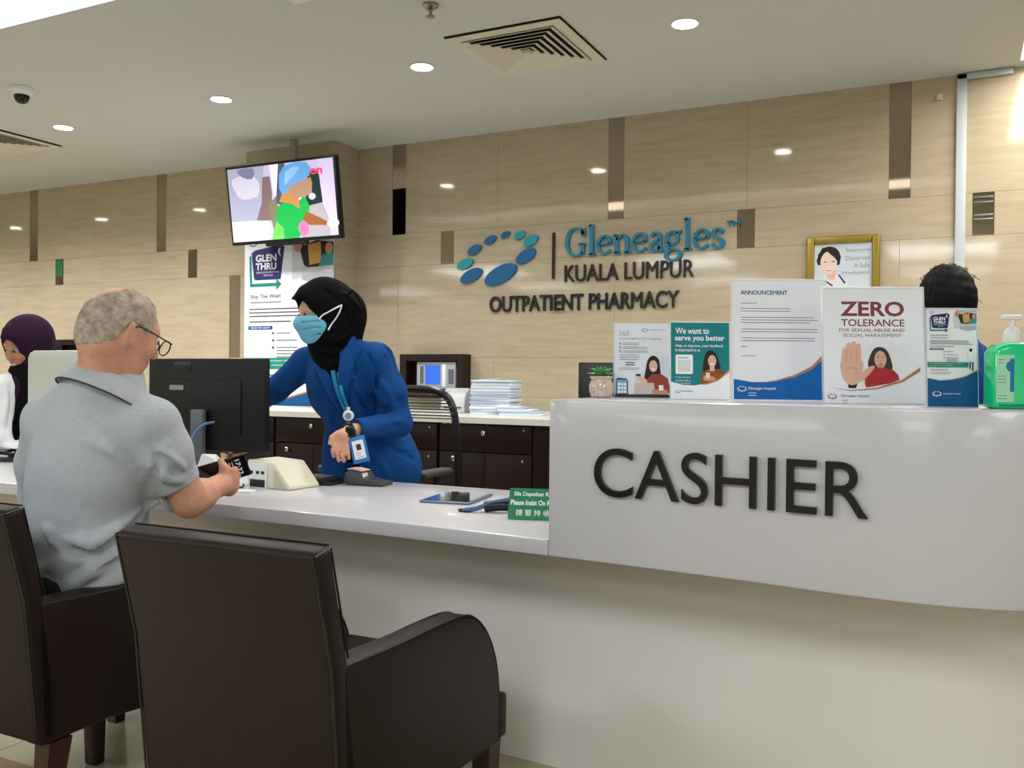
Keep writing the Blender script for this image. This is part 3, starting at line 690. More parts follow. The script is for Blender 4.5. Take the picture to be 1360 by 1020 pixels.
# 5 drive-thru flyer (also printed large on the pier)
def glen(p, w_, h_, full=True):
    X = lambda u: u * w_; Y = lambda v: (1 - v) * h_
    p.rect(0, 0, w_, h_, W_)
    p.poly([(X(.60), Y(0)), (X(.56), Y(.1)), (X(.66), Y(.19)), (X(.8), Y(.215)), (X(1), Y(.2)), (X(1), Y(0))], flat('print_photo_grey', (176, 182, 194)), 0)
    p.poly([(X(.62), Y(.05)), (X(.7), Y(.02)), (X(.88), Y(.012)), (X(1), Y(.03)), (X(1), Y(.14)), (X(.75), Y(.15)), (X(.66), Y(.12))], flat('print_car_dark', (46, 42, 46)), 0)
    p.poly([(X(.66), Y(.025)), (X(.8), Y(.008)), (X(1), Y(.02)), (X(1), Y(.035)), (X(.82), Y(.022)), (X(.68), Y(.04))], flat('print_silver2', (200, 204, 210)), 0)
    p.poly([(X(.54), Y(.03)), (X(.62), Y(.04)), (X(.68), Y(.13)), (X(.66), Y(.18)), (X(.55), Y(.19))], flat('print_photo_coat', (206, 210, 222)), 0).ell(X(.61), Y(.035), X(.045), Y(.965) - Y(1), SK2)
    p.poly([(X(.72), Y(.04)), (X(.86), Y(.03)), (X(.87), Y(.12)), (X(.74), Y(.13))], flat('print_kraft', (206, 160, 92)), 0)
    p.poly([(X(.88), Y(.085)), (X(1), Y(.08)), (X(1), Y(.14)), (X(.84), Y(.135))], flat('print_scrub', (60, 148, 150)), 0).ell(X(.95), Y(.06), X(.04), Y(.975) - Y(1), SK2)
    p.poly([(X(.64), Y(.14)), (X(1), Y(.135)), (X(1), Y(.16)), (X(.68), Y(.17))], flat('print_silver2', (200, 204, 210)), 0)
    p.poly([(X(.055), Y(.075)), (X(.065), Y(.215)), (X(.37), Y(.215)), (X(.37), Y(.232)), (X(.43), Y(.207)), (X(.37), Y(.18)), (X(.37), Y(.2)), (X(.09), Y(.2)), (X(.08), Y(.075))], TG, 0)
    p.poly([(X(.08), Y(.062)), (X(.12), Y(.05)), (X(.42), Y(.03)), (X(.46), Y(.042)), (X(.42), Y(.185)), (X(.13), Y(.185)), (X(.11), Y(.175))], NV, 0)
    p.text('GLEN', X(.13), X(.37), Y(.103), Y(.07), W_, .035).text('THRU', X(.13), X(.37), Y(.14), Y(.108), W_, .035)
    p.text('MEDICATION DRIVE THRU', X(.14), X(.4), Y(.155), Y(.147), W_).text('SERVICE', X(.22), X(.33), Y(.168), Y(.161), W_)
    p.poly([(X(.385), Y(.06)), (X(.4), Y(.045)), (X(.42), Y(.045)), (X(.405), Y(.06)), (X(.42), Y(.085)), (X(.4), Y(.075))], W_, 0)
    p.swirl(X(.10), Y(.02), X(.04), NV).text('Gleneagles Hospital', X(.18), X(.42), Y(.02), Y(.012), GT)
    p.text('Skip The Wait!', X(.07), X(.42), Y(.272), Y(.25), flat('print_slate', (70, 92, 120)), .01).lines(X(.07), X(.62), Y(.288), 1, .01, GT, h_ * .005)
    p.lines(X(.06), X(.92), Y(.318), 3, h_ * .016, DT, h_ * .0045, 5).lines(X(.06), X(.8), Y(.375), 1, .01, DT, h_ * .0045)
    p.poly([(X(.05), Y(.408)), (X(.05), Y(.392)), (X(.33), Y(.392)), (X(.33), Y(.408))], BL2, 0)
    p.text('REGISTER NOW', X(.08), X(.3), Y(.404), Y(.396), W_)
    for i in range(3):
        p.ell(X(.34), Y(.425 + i * .032), X(.012), X(.012), DT).lines(X(.38), X(.62), Y(.427 + i * .032), 1 + (i == 2) * 3, h_ * .014, GT, h_ * .0045, i)
    p.poly([(X(.80), Y(.43)), (X(.84), Y(.42)), (X(.92), Y(.43)), (X(.93), Y(.53)), (X(.9), Y(.6)), (X(.86), Y(.6)), (X(.84), Y(.53))], W_, 0).ell(X(.87), Y(.41), X(.03), X(.035), HR).rect(X(.84), Y(.6), X(.87), Y(.53), NV).rect(X(.89), Y(.62), X(.92), Y(.53), NV)
    p.rect(X(0), Y(.585), X(.82 if full else .8), Y(.535), TG).text('For urgent enquiries please call our counter', X(.04), X(.7), Y(.553), Y(.543), W_).text('or send us a message', X(.04), X(.5), Y(.573), Y(.563), W_)
    p.lines(X(.06), X(.6), Y(.615), 1, .01, DT, h_ * .005).lines(X(.06), X(.5), Y(.64), 2, h_ * .016, GT, h_ * .004, 8)
    p.poly([(0, Y(.70)), (X(.25), Y(.725)), (X(.5), Y(.715)), (X(.75), Y(.685)), (X(1), Y(.62)), (X(1), 0), (0, 0)], BL2, 0)
    p.poly([(X(.2), Y(.727)), (X(.5), Y(.716)), (X(.75), Y(.686)), (X(1), Y(.62)), (X(1), Y(.61)), (X(.75), Y(.678)), (X(.5), Y(.711))], OR, 0)
p, e = stand(1231.5, 1.84, 24, .101, .201, 3, 'narrow drive-thru flyer in a clear stand between zero tolerance and the green bottle')
glen(p, .1, .199); p.swirl(.018, .028, .008, W_).text('Gleneagles Hospital', .03, .065, .026, .030, W_).build(e)
big = thing('wall_poster', (-4.327, 5.10, 1.5), 'large drive-thru poster covering the stone pier below the wall screen', 'poster')
M = frame((-4.732, 5.1085, .52), (1, 0, 0), (0, 0, 1), (0, -1, 0))
B(M).box((0, 0, 0), (.81, 1.62, .003)).build('backing', M_paper, big)
p = Print(frame((-4.732, 5.105, .52), (1, 0, 0), (0, 0, 1), (0, -1, 0)), .81, 1.62)
glen(p, .81, 1.62, True)
p.build(big)

# potted succulent
o0 = at(798.5, 528, 2.40); o0.z = 1.097
pp = thing('potted_succulent', o0, 'small green succulent in a glass pot of pink gravel on the ledge end', 'plant')
B().lathe([(.022, 0), (.029, .006), (.0325, .02), (.0325, .036), (.027, .047), (.0265, .05), (.030, .053), (.030, .058), (.026, .058)], o0, n=24).build('glass_pot', mat('pot_glass', (226, 214, 206), .12, spec=.6, coat=.5, var=1, rgb2=(186, 150, 138), vscale=160), pp)
gr = B()
for i in range(60):
    q, r_ = random.random() * 6.28, .024 * math.sqrt(random.random()); gr.ball(o0 + Vector((r_ * math.cos(q), r_ * math.sin(q), .056)), .0035, n=6)
gr.build('gravel', mat('gravel', (196, 158, 146), .7), pp, kind='stuff')
M_leaf = mat('succulent_leaf', (84, 158, 84), .4, var=.3, vscale=60)
for ring, (n, L_, el) in enumerate(((9, .042, 18), (8, .040, 42), (6, .034, 66), (3, .026, 84))):
    for i in range(n):
        q = 2 * PI * i / n + ring * .5; el_ = math.radians(el); d_ = Vector((math.cos(q) * math.cos(el_), math.sin(q) * math.cos(el_), math.sin(el_))); sd = Vector((-math.sin(q), math.cos(q), 0)); c0 = o0 + Vector((0, 0, .057))
        upn = d_.cross(sd) * -1
        vs = []
        for t_, wd in ((0, .003), (.35, .006), (.7, .0052), (1, .0003)):
            c_ = c0 + d_ * L_ * t_ + Vector((0, 0, -.008 * t_ * t_ + .004 * t_)); vs += [c_ - sd * wd, c_ + upn * wd * .35, c_ + sd * wd, c_ - upn * wd * .5]
        fs = [(a * 4 + k_, a * 4 + (k_ + 1) % 4, a * 4 + 4 + (k_ + 1) % 4, a * 4 + 4 + k_) for a in range(3) for k_ in range(4)]
        B().raw(vs, fs, smooth=True).build('leaf', M_leaf, pp)

# sanitiser bottle
o0 = at(1343, 544, 1.79); o0.z = 1.097
bt = thing('sanitiser_bottle', o0, 'bright green square bottle with a white pump at the right end of the ledge', 'bottle')
a = math.radians(24); Mb = frame(o0, (math.cos(a), math.sin(a), 0), (-math.sin(a), math.cos(a), 0), (0, 0, 1))
M_gel = mat('green_gel', (20, 214, 142), .12, spec=.5, coat=.5)
B(Mb).prism([(-.043, 0), (.043, 0), (.045, .004), (.045, .112), (.040, .124), (.018, .131), (-.018, .131), (-.040, .124), (-.045, .112), (-.045, .004)], -.027, .027, axis='y', bev=.010, seg=3).build('body', M_gel, bt)
Mp = Mb
B(Mp).lathe([(.017, .130), (.017, .150), (.014, .156), (.009, .160), (.0055, .162), (.0055, .178)], m=None, n=20).build('pump_collar', M_whitep, bt)
B(Mp).box((-.021, -.008, .176), (.016, .008, .186), bev=.003).build('pump_head', M_whitep, bt)
pl = Print(frame(Mb @ Vector((-.043, -.0275, .014)), (math.cos(a), math.sin(a), 0), (0, 0, 1), (math.sin(a), -math.cos(a), 0)), .04, .09)
pl.rect(0, 0, .034, .092, flat('label_pale_green', (170, 226, 196))).rect(.026, .02, .034, .085, flat('label_blue', (30, 120, 180))).ell(.026, .07, .008, .01, flat('label_blue', (30, 120, 180))).lines(.003, .02, .082, 2, .006, GT, .0015).lines(.003, .018, .05, 3, .006, GT, .0014, 2).lines(.003, .02, .012, 2, .006, GT, .0014, 2)
pl.build(bt, 'bottle_label')

# monitor behind the ledge
o0 = Vector((-1.16, 2.76, .75)); mb = thing('office_monitor', o0, 'black monitor standing behind the cashier ledge, mostly hidden by flyers', 'monitor')
Mm = frame((-1.145, 2.82, .75), (.93, .37, 0), (-.37, .93, 0), (0, 0, 1))
B(Mm).box((-.0, -.012, .16), (.46, .012, .452), bev=.004).build('screen_case', M_black, mb)
B(Mm).box((.2, .012, .01), (.25, .04, .3), bev=.004).build('stand_neck', M_black, mb)
B(Mm).box((.13, -.02, .0), (.32, .09, .012), bev=.003).build('stand_foot', M_black, mb)

# ------------------------------------------------------------------ wall screen
tv = thing('wall_screen', (-4.17, 4.95, CE), 'flat television tilted down from the ceiling in front of the stone pier', 'television')
tl = math.atan2(.079, .54)
Mt = frame((-4.652, 4.892, 2.066), (1, 0, 0), (0, -math.sin(tl), math.cos(tl)), (0, -math.cos(tl), -math.sin(tl)))
TW, TH = .955, .545
B(Mt).box((0, 0, -.045), (TW, TH, 0), bev=.004).build('screen_case', M_black, tv)
B(Mt).box((.2, .06, -.08), (.75, .4, -.045), bev=.006).build('rear_housing', M_black, tv)
B(Mt).box((.3, -.022, -.035), (.66, .004, -.005), bev=.004).build('speaker_bar', M_black, tv)
B().box((-4.19, 4.955, 2.33), (-4.15, 4.995, CE), bev=.002).build('ceiling_pole', mat('pole_grey', (150, 148, 146), .4), tv)
B().box((-4.23, 4.93, 2.28), (-4.11, 5.0, 2.40), bev=.003).build('mount_plate', M_black, tv)
def scr(n, c, e_=.42): return flat('screen_' + n, c, e_)
p = Print(Mt, TW, TH); p.z = .0008
X = lambda u: .018 + u * (TW - .036)
Y = lambda v: .022 + (1 - v) * (TH - .040)
# scene on the screen, 0..1 across and down
p.rect(X(0), Y(1), X(1), Y(0), scr('lav', (196, 186, 224)))
p.poly([(X(0), Y(0)), (X(.36), Y(0)), (X(.33), Y(.3)), (X(.30), Y(.55)), (X(.26), Y(.72)), (X(0), Y(.72))], scr('greyblue', (166, 168, 196)), 0)
p.poly([(X(.04), Y(.14)), (X(.2), Y(.10)), (X(.30), Y(.2)), (X(.28), Y(.4)), (X(.12), Y(.42)), (X(.06), Y(.3))], scr('pale', (206, 202, 224)), 2)
p.poly([(X(.1), Y(.02)), (X(.26), Y(.02)), (X(.24), Y(.16)), (X(.14), Y(.12))], scr('slate', (120, 124, 160)), 2)
p.poly([(X(.34), Y(.15)), (X(.41), Y(.15)), (X(.42), Y(.35)), (X(.40), Y(.7)), (X(.37), Y(.8)), (X(.25), Y(.72)), (X(.31), Y(.5))], scr('brick', (128, 102, 108)), 0)
p.poly([(X(.37), Y(.52)), (X(.46), Y(.42)), (X(.48), Y(.8)), (X(.42), Y(1)), (X(.40), Y(.8))], scr('moss', (120, 124, 96)), 0)
p.poly([(X(0), Y(.72)), (X(.2), Y(.72)), (X(.38), Y(.74)), (X(.36), Y(1)), (X(0), Y(1))], scr('cloth', (222, 216, 238)), 0)
p.poly([(X(.41), Y(0)), (X(.50), Y(0)), (X(.46), Y(.42)), (X(.44), Y(.42))], scr('white', (232, 224, 246)), 0)
p.poly([(X(.50), Y(0)), (X(.56), Y(0)), (X(.54), Y(.5)), (X(.49), Y(.55)), (X(.45), Y(.5))], scr('steel', (72, 86, 106)), 0)
p.poly([(X(.76), Y(.14)), (X(.88), Y(.14)), (X(.88), Y(.6)), (X(.72), Y(.6))], scr('dark', (26, 46, 46)), 0)
p.poly([(X(.86), Y(0)), (X(1), Y(0)), (X(1), Y(1)), (X(.9), Y(.8)), (X(.88), Y(.5))], scr('lav2', (204, 192, 232)), 0)
p.poly([(X(.70), Y(.6)), (X(.88), Y(.56)), (X(.93), Y(.8)), (X(.93), Y(1)), (X(.66), Y(1)), (X(.66), Y(.8))], scr('basin', (168, 162, 172)), 0)
p.poly([(X(.38), Y(1)), (X(.42), Y(.8)), (X(.47), Y(.56)), (X(.53), Y(.5)), (X(.62), Y(.52)), (X(.68), Y(.5)), (X(.72), Y(.44)), (X(.76), Y(.6)), (X(.74), Y(.8)), (X(.64), Y(1))], scr('green', (24, 168, 74)), 0)
p.poly([(X(.38), Y(1)), (X(.42), Y(.82)), (X(.44), Y(.76)), (X(.5), Y(.85)), (X(.5), Y(1))], scr('lime', (110, 200, 90)), 0)
p.poly([(X(.48), Y(.5)), (X(.52), Y(.38)), (X(.6), Y(.34)), (X(.66), Y(.42)), (X(.67), Y(.62)), (X(.60), Y(.54))], scr('neck', (190, 132, 74)), 0)
p.poly([(X(.58), Y(.36)), (X(.60), Y(.27)), (X(.70), Y(.24)), (X(.79), Y(.22)), (X(.80), Y(.30)), (X(.79), Y(.42)), (X(.72), Y(.47)), (X(.64), Y(.47))], scr('face', (168, 132, 112)), 0)
p.poly([(X(.49), Y(.32)), (X(.50), Y(.14)), (X(.55), Y(.04)), (X(.66), Y(.0)), (X(.76), Y(.02)), (X(.80), Y(.10)), (X(.78), Y(.2)), (X(.70), Y(.26)), (X(.60), Y(.30)), (X(.55), Y(.41)), (X(.51), Y(.40))], scr('cap', (98, 156, 216)), 0)
p.poly([(X(.54), Y(.3)), (X(.56), Y(.12)), (X(.64), Y(.05)), (X(.7), Y(.08)), (X(.62), Y(.2))], scr('cap2', (136, 184, 232)), 0)
p.poly([(X(.72), Y(.66)), (X(.78), Y(.7)), (X(.92), Y(.82)), (X(.90), Y(.86)), (X(.74), Y(.84)), (X(.69), Y(.76))], scr('arm', (146, 92, 52)), 0)
p.ell(X(.69), Y(.88), .045, .05, scr('pink', (204, 112, 168))).ell(X(.96), Y(.84), .05, .03, scr('white', (232, 224, 246))).ell(X(.79), Y(.47), .03, .022, scr('pale', (206, 202, 224)))
p.text('on', X(.79), X(.90), Y(.19), Y(.11), scr('red', (226, 60, 110)), .04)
p.build(tv, 'screen_picture')

# ------------------------------------------------------------------ framed picture
pf = thing('framed_picture', (-.592, WY - .01, 1.7), 'gold framed portrait of a smiling woman hung on the stone wall', 'picture')
x0, x1, z0, z1 = -.787, -.397, 1.452, 1.962
for a_, b_ in (((x0, z0), (x0 + .042, z1)), ((x1 - .042, z0), (x1, z1)), ((x0 + .042, z1 - .042), (x1 - .042, z1)), ((x0 + .042, z0), (x1 - .042, z0 + .042))):
    B().box((a_[0], WY - .028, a_[1]), (b_[0], WY - .001, b_[1]), bev=.008, seg=3).build('frame_side', M_gold, pf)
p = Print(frame((x0 + .04, WY - .012, z0 + .04), (1, 0, 0), (0, 0, 1), (0, -1, 0)), .31, .43)
pw, ph = .31, .43
p.b.box((0, 0, -.008), (pw, ph, 0), W_)
X = lambda u: u * pw
Y = lambda v: ph - v * pw
GY = flat('print_pale_blue', (200, 210, 220)); p.rect(0, 0, pw, ph, GY)
p.poly([(X(.0), Y(1.1)), (X(.05), Y(.66)), (X(.2), Y(.58)), (X(.42), Y(.56)), (X(.6), Y(.70)), (X(.66), Y(1.1))], flat('print_coat', (216, 220, 226)), 0)
p.poly([(X(.22), Y(.42)), (X(.24), Y(.64)), (X(.36), Y(.66)), (X(.4), Y(.5))], SK, 0)
p.poly([(X(.07), Y(.38)), (X(.08), Y(.2)), (X(.16), Y(.08)), (X(.28), Y(.05)), (X(.4), Y(.1)), (X(.46), Y(.22)), (X(.45), Y(.36)), (X(.4), Y(.4))], HR, 2)
p.ell(X(.26), Y(.35), X(.145), X(.21), flat('print_face', (228, 206, 198)))
p.poly([(X(.09), Y(.3)), (X(.12), Y(.14)), (X(.22), Y(.13)), (X(.36), Y(.26)), (X(.45), Y(.38)), (X(.47), Y(.24)), (X(.4), Y(.1)), (X(.28), Y(.05)), (X(.15), Y(.07)), (X(.07), Y(.2))], HR, 0)
for q in (.2, .34): p.ell(X(q), Y(.33), X(.03), X(.009), HR)
p.ell(X(.27), Y(.47), X(.05), X(.014), flat('print_smile', (240, 236, 236))).ell(X(.27), Y(.485), X(.05), X(.008), flat('print_lip', (178, 90, 92)))
p.poly([(X(.14), Y(.64)), (X(.18), Y(.64)), (X(.34), Y(.76)), (X(.33), Y(.79))], DT, 0).poly([(X(.42), Y(.57)), (X(.45), Y(.57)), (X(.56), Y(.72)), (X(.53), Y(.74))], DT, 0)
tx = flat('print_pale_teal_text', (120, 150, 160))
for i, (t_, a_) in enumerate((('Everyone', .56), ('Deserves', .55), ('A Safe', .69), ('Workplace', .48))): p.text(t_, X(a_), X(.96), Y(.185 + i * .135), Y(.105 + i * .135), tx)
p.lines(X(.04), X(.3), Y(1.15), 3, .02, GT, .004); p.build(pf, 'picture_print')

# ------------------------------------------------------------------ framed wall niches
def wall_box(x0, x1, z0, z1, label, t_=.052, dp=.11):
    o = thing('niche_frame', ((x0 + x1) / 2, WY - .06, z0), label, 'frame', 'dark wooden niche frames on the stone wall')
    b = B()
    for a_, c_ in (((x0, z0), (x0 + t_, z1)), ((x1 - t_ * .8, z0), (x1, z1)), ((x0 + t_, z1 - t_ * .9), (x1 - t_ * .8, z1)), ((x0 + t_, z0), (x1 - t_ * .8, z0 + t_ * .9))):
        B().box((a_[0], WY - dp, a_[1]), (c_[0], WY - .001, c_[1]), bev=.001, seg=1).build('frame_board', M_wood, o)
    B().box((x0 + t_, WY - .012, z0 + t_ * .9), (x1 - t_ * .8, WY - .001, z1 - t_ * .9)).build('back_board', M_wood, o)
    return o
wall_box(-3.478, -2.975, 1.012, 1.302, 'dark wooden frame round the control panel on the stone wall')
wall_box(-7.09, -6.5, 1.13, 1.436, 'dark wooden frame at far left beyond the white monitor')
cp = thing('control_panel', (-3.16, WY - .07, 1.15), 'silver wall control panel with a small blue screen inside the dark frame', 'panel')
B().box((-3.355, WY - .085, 1.062), (-3.045, WY - .0125, 1.25), bev=.006).build('panel_case', mat('silver_plastic', (176, 178, 186), .35, metal=.3), cp)
B().box((-3.285, WY - .087, 1.095), (-3.165, WY - .084, 1.228)).build('panel_screen', flat('panel_blue', (50, 96, 200), .3), cp)
B().box((-3.325, WY - .087, 1.10), (-3.30, WY - .084, 1.22)).build('button_strip', M_grey, cp)
B().box((-3.15, WY - .089, 1.08), (-3.12, WY - .084, 1.235), bev=.003).build('handset', M_whitep, cp)
B().box((-3.10, WY - .088, 1.10), (-3.06, WY - .084, 1.20)).build('button_strip', M_grey, cp)

# ------------------------------------------------------------------ things on the credenza
zc = .93
lp = thing('label_printer', at(624, 546, 4.95), 'light grey desktop label printer on the white cabinet top', 'printer'); lp.location.z = zc
o0 = Vector((-2.78, 4.83, zc))
Mp = frame(o0, (.97, .24, 0), (-.24, .97, 0), (0, 0, 1))
B(Mp).prism([(-.10, 0), (.11, 0), (.11, .14), (.02, .15), (-.06, .12), (-.10, .06)], -.06, .09, axis='x', bev=.008).build('printer_body', M_lgrey, lp)
B(Mp).prism([(-.092, .075), (-.045, .128), (-.035, .120), (-.08, .065)], -.062, -.01, axis='x', bev=.002).build('cover', M_grey, lp)
B(Mp).box((-.04, -.106, .03), (.07, -.098, .036)).build('paper_slot', M_black, lp)
# folded paper stack: counted sheets and bundles
gp = 'folded paper bundles stacked on the cabinet'
z = zc; k = 0
rr = random.Random(3)
x0, y0 = -2.50, 4.84
tall_stack = []
while z < 1.125:
    h_ = rr.choice((.006, .010, .014, .018)); dx, dy = rr.uniform(-.012, .012), rr.uniform(-.012, .012); ang = rr.uniform(-.06, .06) + .1
    Ms = frame((x0 + dx, y0 + dy, z), (math.cos(ang), math.sin(ang), 0), (-math.sin(ang), math.cos(ang), 0), (0, 0, 1))
    last = z + h_ >= 1.125
    o = B(Ms).box((-.125, -.10, 0), (.125, .10, h_ - .001), bev=min(.003, h_ * .3)).build('paper_bundle', [M_paper, M_paperb, M_paper][k % 3], None)
    props(o, None, 'papers', gp); tall_stack.append(o)
    z += h_; k += 1
ORD = ['topmost', 'second', 'third', 'fourth', 'fifth', 'sixth', 'seventh', 'eighth', 'ninth', 'tenth', 'eleventh', 'twelfth', 'thirteenth', 'fourteenth', 'fifteenth', 'sixteenth', 'seventeenth', 'eighteenth', 'nineteenth', 'twentieth', 'twenty-first', 'twenty-second', 'twenty-third', 'twenty-fourth', 'twenty-fifth']
for k_, q in enumerate(reversed(tall_stack)): q['label'] = ORD[k_] + (' bundle of the tall paper stack on the cabinet' if k_ == 0 else ' bundle from the top of the tall paper stack on the cabinet')
o = B(frame((x0 - .03, y0, z + .003), (.9, .3, .06), (-.3, .9, 0), (-.06, 0, 1))).box((-.07, -.07, 0), (.06, .07, .003)).build('loose_sheet', M_paper, None)
props(o, 'loose white sheet lying askew on top of the tall paper stack', 'paper')
z = zc
for k, (dx, h_) in enumerate(((0, .014), (.006, .010), (-.008, .012), (-.03, .008), (-.035, .006))):
    o = B(frame((-2.27 + dx, 4.74, z), (.98, .2, 0), (-.2, .98, 0), (0, 0, 1))).box((-.12, -.09, 0), (.13 - k * .025, .09, h_ - .001), bev=.002).build('paper_bundle', M_paperb if k % 2 else M_paper, None)
    props(o, ('white', 'pale blue')[k % 2] + ' bundle, ' + ('lowest', 'second lowest', 'middle', 'second highest', 'highest')[k] + ' in the low paper pile right of the tall stack', 'papers', 'bundles in the low paper pile'); z += h_

# ------------------------------------------------------------------ things on the worktop
zt = .75
def local(px, py, yaw=0):   # a frame standing on the worktop at a photo point
    r_ = fwd + rgt * ((px - 680) / F) + upv * ((510 - py) / F); q = CAM + r_ * ((zt - EYE) / r_.z); a_ = math.radians(yaw)
    return frame((q.x, q.y, zt), (math.cos(a_), math.sin(a_), 0), (-math.sin(a_), math.cos(a_), 0), (0, 0, 1)), Vector((q.x, q.y, zt))
# main monitor, its back to the camera
mo = thing('office_monitor', (-2.50, 2.50, zt), 'large black monitor seen from behind between the man and the pharmacist', 'monitor')
B().box((-2.787, 2.492, .868), (-2.216, 2.524, 1.208), bev=.004).build('screen_case', M_dgrey, mo)
B().box((-2.70, 2.487, .93), (-2.32, 2.493, 1.13), bev=.003).build('rear_housing', M_dgrey, mo)
B().box((-2.535, 2.455, .765), (-2.475, 2.478, 1.02), bev=.006).build('stand_neck', M_grey, mo)
B().box((-2.62, 2.36, .7505), (-2.39, 2.56, .762), bev=.003).build('stand_foot', M_dgrey, mo)
B().box((-2.67, 2.4845, 1.09), (-2.60, 2.487, 1.108)).build('rating_label', flat('label_grey', (150, 154, 158)), mo)
B().box((-2.655, 2.4905, 1.16), (-2.565, 2.4922, 1.195), bev=.0005).build('maker_badge', M_black, mo)
B().lathe([(.004, 0), (.004, .001)], (-2.42, 2.49, 1.0), n=8)
# white monitor at the left, its back to the camera
wm = thing('office_monitor', (-3.1, 2.5, zt), 'white-backed monitor behind the man\'s left shoulder', 'monitor')
Mw = frame((-3.45, 2.46, zt), (1, 0, 0), (0, 1, 0), (0, 0, 1))
B(Mw).prism([(0, .16), (0, .46), (.012, .482), (.035, .49), (.52, .49), (.55, .478), (.56, .455), (.56, .16)], 0, .035, axis='y', bev=.006).build('screen_case', mat('white_case', (206, 210, 206), .4), wm)
B(Mw).box((.25, -.03, .012), (.31, 0, .36), bev=.005).build('stand_neck', M_lgrey, wm)
B(Mw).box((.17, -.09, .0005), (.39, .1, .012), bev=.003).build('stand_foot', M_lgrey, wm)
# cream display wedge
Mc, oc = local(358, 650, -4)
cr_ = thing('customer_display', oc, 'cream wedge-shaped payment device on the worktop beside the black monitor', 'device')
B(Mc).prism([(-.12, 0), (-.12, .098), (.010, .092), (.085, .012), (.085, 0)], .01, .16, axis='y', bev=.006).build('body', M_cream, cr_)
B(Mc).prism([(-.11, 0), (-.11, .088), (-.02, .083), (-.02, 0)], .006, .0105, axis='y').build('rear_panel', M_whitep, cr_)
for q in (-.10, -.07, -.045): B(Mc).box((q, .002, .05), (q + .012, .0062, .06)).build('socket', M_black, cr_)
B(Mc).box((-.10, .003, .004), (-.03, .0062, .03)).build('socket', M_black, cr_)
B(Mc).raw([(.012, .009, .002), (.07, .009, .002), (.012, .009, .07)], [(0, 1, 2)]).build('painted_recess', mat('cream_shade', (196, 192, 172), .5), cr_)  # flat triangle, the shade of a recess put into its darker cream
# black tray behind it
Mk, ok = local(405, 644, 10)
kb = thing('keypad', ok, 'flat black keypad lying behind the cream device', 'keypad')
B(Mk).prism([(-.03, .0005), (.10, .0005), (.11, .012), (.05, .024), (-.03, .026)], .0, .14, axis='y', bev=.004).build('case', M_black, kb)
for i in range(3):
    for j in range(3): B(Mk).box((-.01 + i * .022, .04 + j * .03, .022 - i * .001), (.005 + i * .022, .06 + j * .03, .0275 - i * .001), bev=.001).build('key', M_grey, kb)
# papers behind the terminal
for i, (px, py, yw, lb) in enumerate(((428, 637, 15, 'white sheet under the others behind the keypad'), (436, 636, 28, 'white sheet turned askew on the papers by the keypad'))):
    Mq, oq = local(px, py, yw)
    o = B(Mq).box((-.08, -.05, .0005 + i * .0012), (.08, .06, .0014 + i * .0012)).build('paper_sheet', M_paper, None); props(o, lb, 'paper', 'loose sheets on the worktop')
# card terminal
Mk, ok = local(470, 645, 8)
ct = thing('card_terminal', ok, 'dark grey card terminal with a pink receipt roll on the worktop', 'card terminal')
B(Mk).prism([(-.035, .0005), (.115, .0005), (.12, .014), (.045, .026), (.03, .048), (-.02, .056), (-.04, .045), (-.042, .01)], .0, .085, axis='y', bev=.006).build('body', mat('terminal_grey', (58, 60, 66), .45), ct)
Mk2 = Mk
B(Mk).prism([(-.034, .0565), (-.016, .0575), (.028, .0505), (.03, .054), (-.012, .061), (-.034, .060)], .012, .074, axis='y').build('receipt_roll', flat('receipt_pink', (226, 192, 184)), ct)
B(Mk).box((.034, .001, .022), (.040, .03, .046)).build('side_label', M_whitep, ct)
# tablet
tb = thing('tablet', (-1.46, 2.56, zt), 'slim tablet lying screen up on the white worktop', 'tablet')
Mk = frame((-1.463, 2.565, zt), (.985, .17, 0), (-.17, .985, 0), (0, 0, 1))
B(Mk).box((-.085, -.12, .0005), (.085, .12, .0085), bev=.003).build('case', mat('tablet_blue', (110, 130, 150), .35, metal=.4), tb)
B(Mk).box((-.078, -.113, .0084), (.078, .113, .0095)).build('screen', mat('tablet_glass', (24, 42, 44), .05, spec=.6, coat=1), tb)
# scanner
Mk, ok = local(650, 682, 12)
sc_ = thing('barcode_scanner', ok, 'blue and black hand scanner lying on its side by the green sign', 'scanner')
b = B(Mk); b.tube([Mk.inverted() @ (Mk @ Vector(q)) for q in [(-.02, .02, .016), (.02, .025, .022), (.06, .03, .022), (.085, .03, .018)]], .017, n=12); b.build('handle', M_black, sc_)
B(Mk).tube([(-.08, .0, .005), (-.04, .005, .012), (.0, .016, .028), (.05, .024, .040), (.085, .03, .036)], .007, n=10).build('blue_grip', mat('scanner_blue', (60, 100, 150), .3), sc_)
B(Mk).tube([(-.09, .0, .004), (-.10, .02, .004), (-.08, .035, .004), (-.055, .02, .004), (-.06, .0, .004), (-.075, -.004, .004)], .0035, n=8, closed=True).build('loop', M_black, sc_)
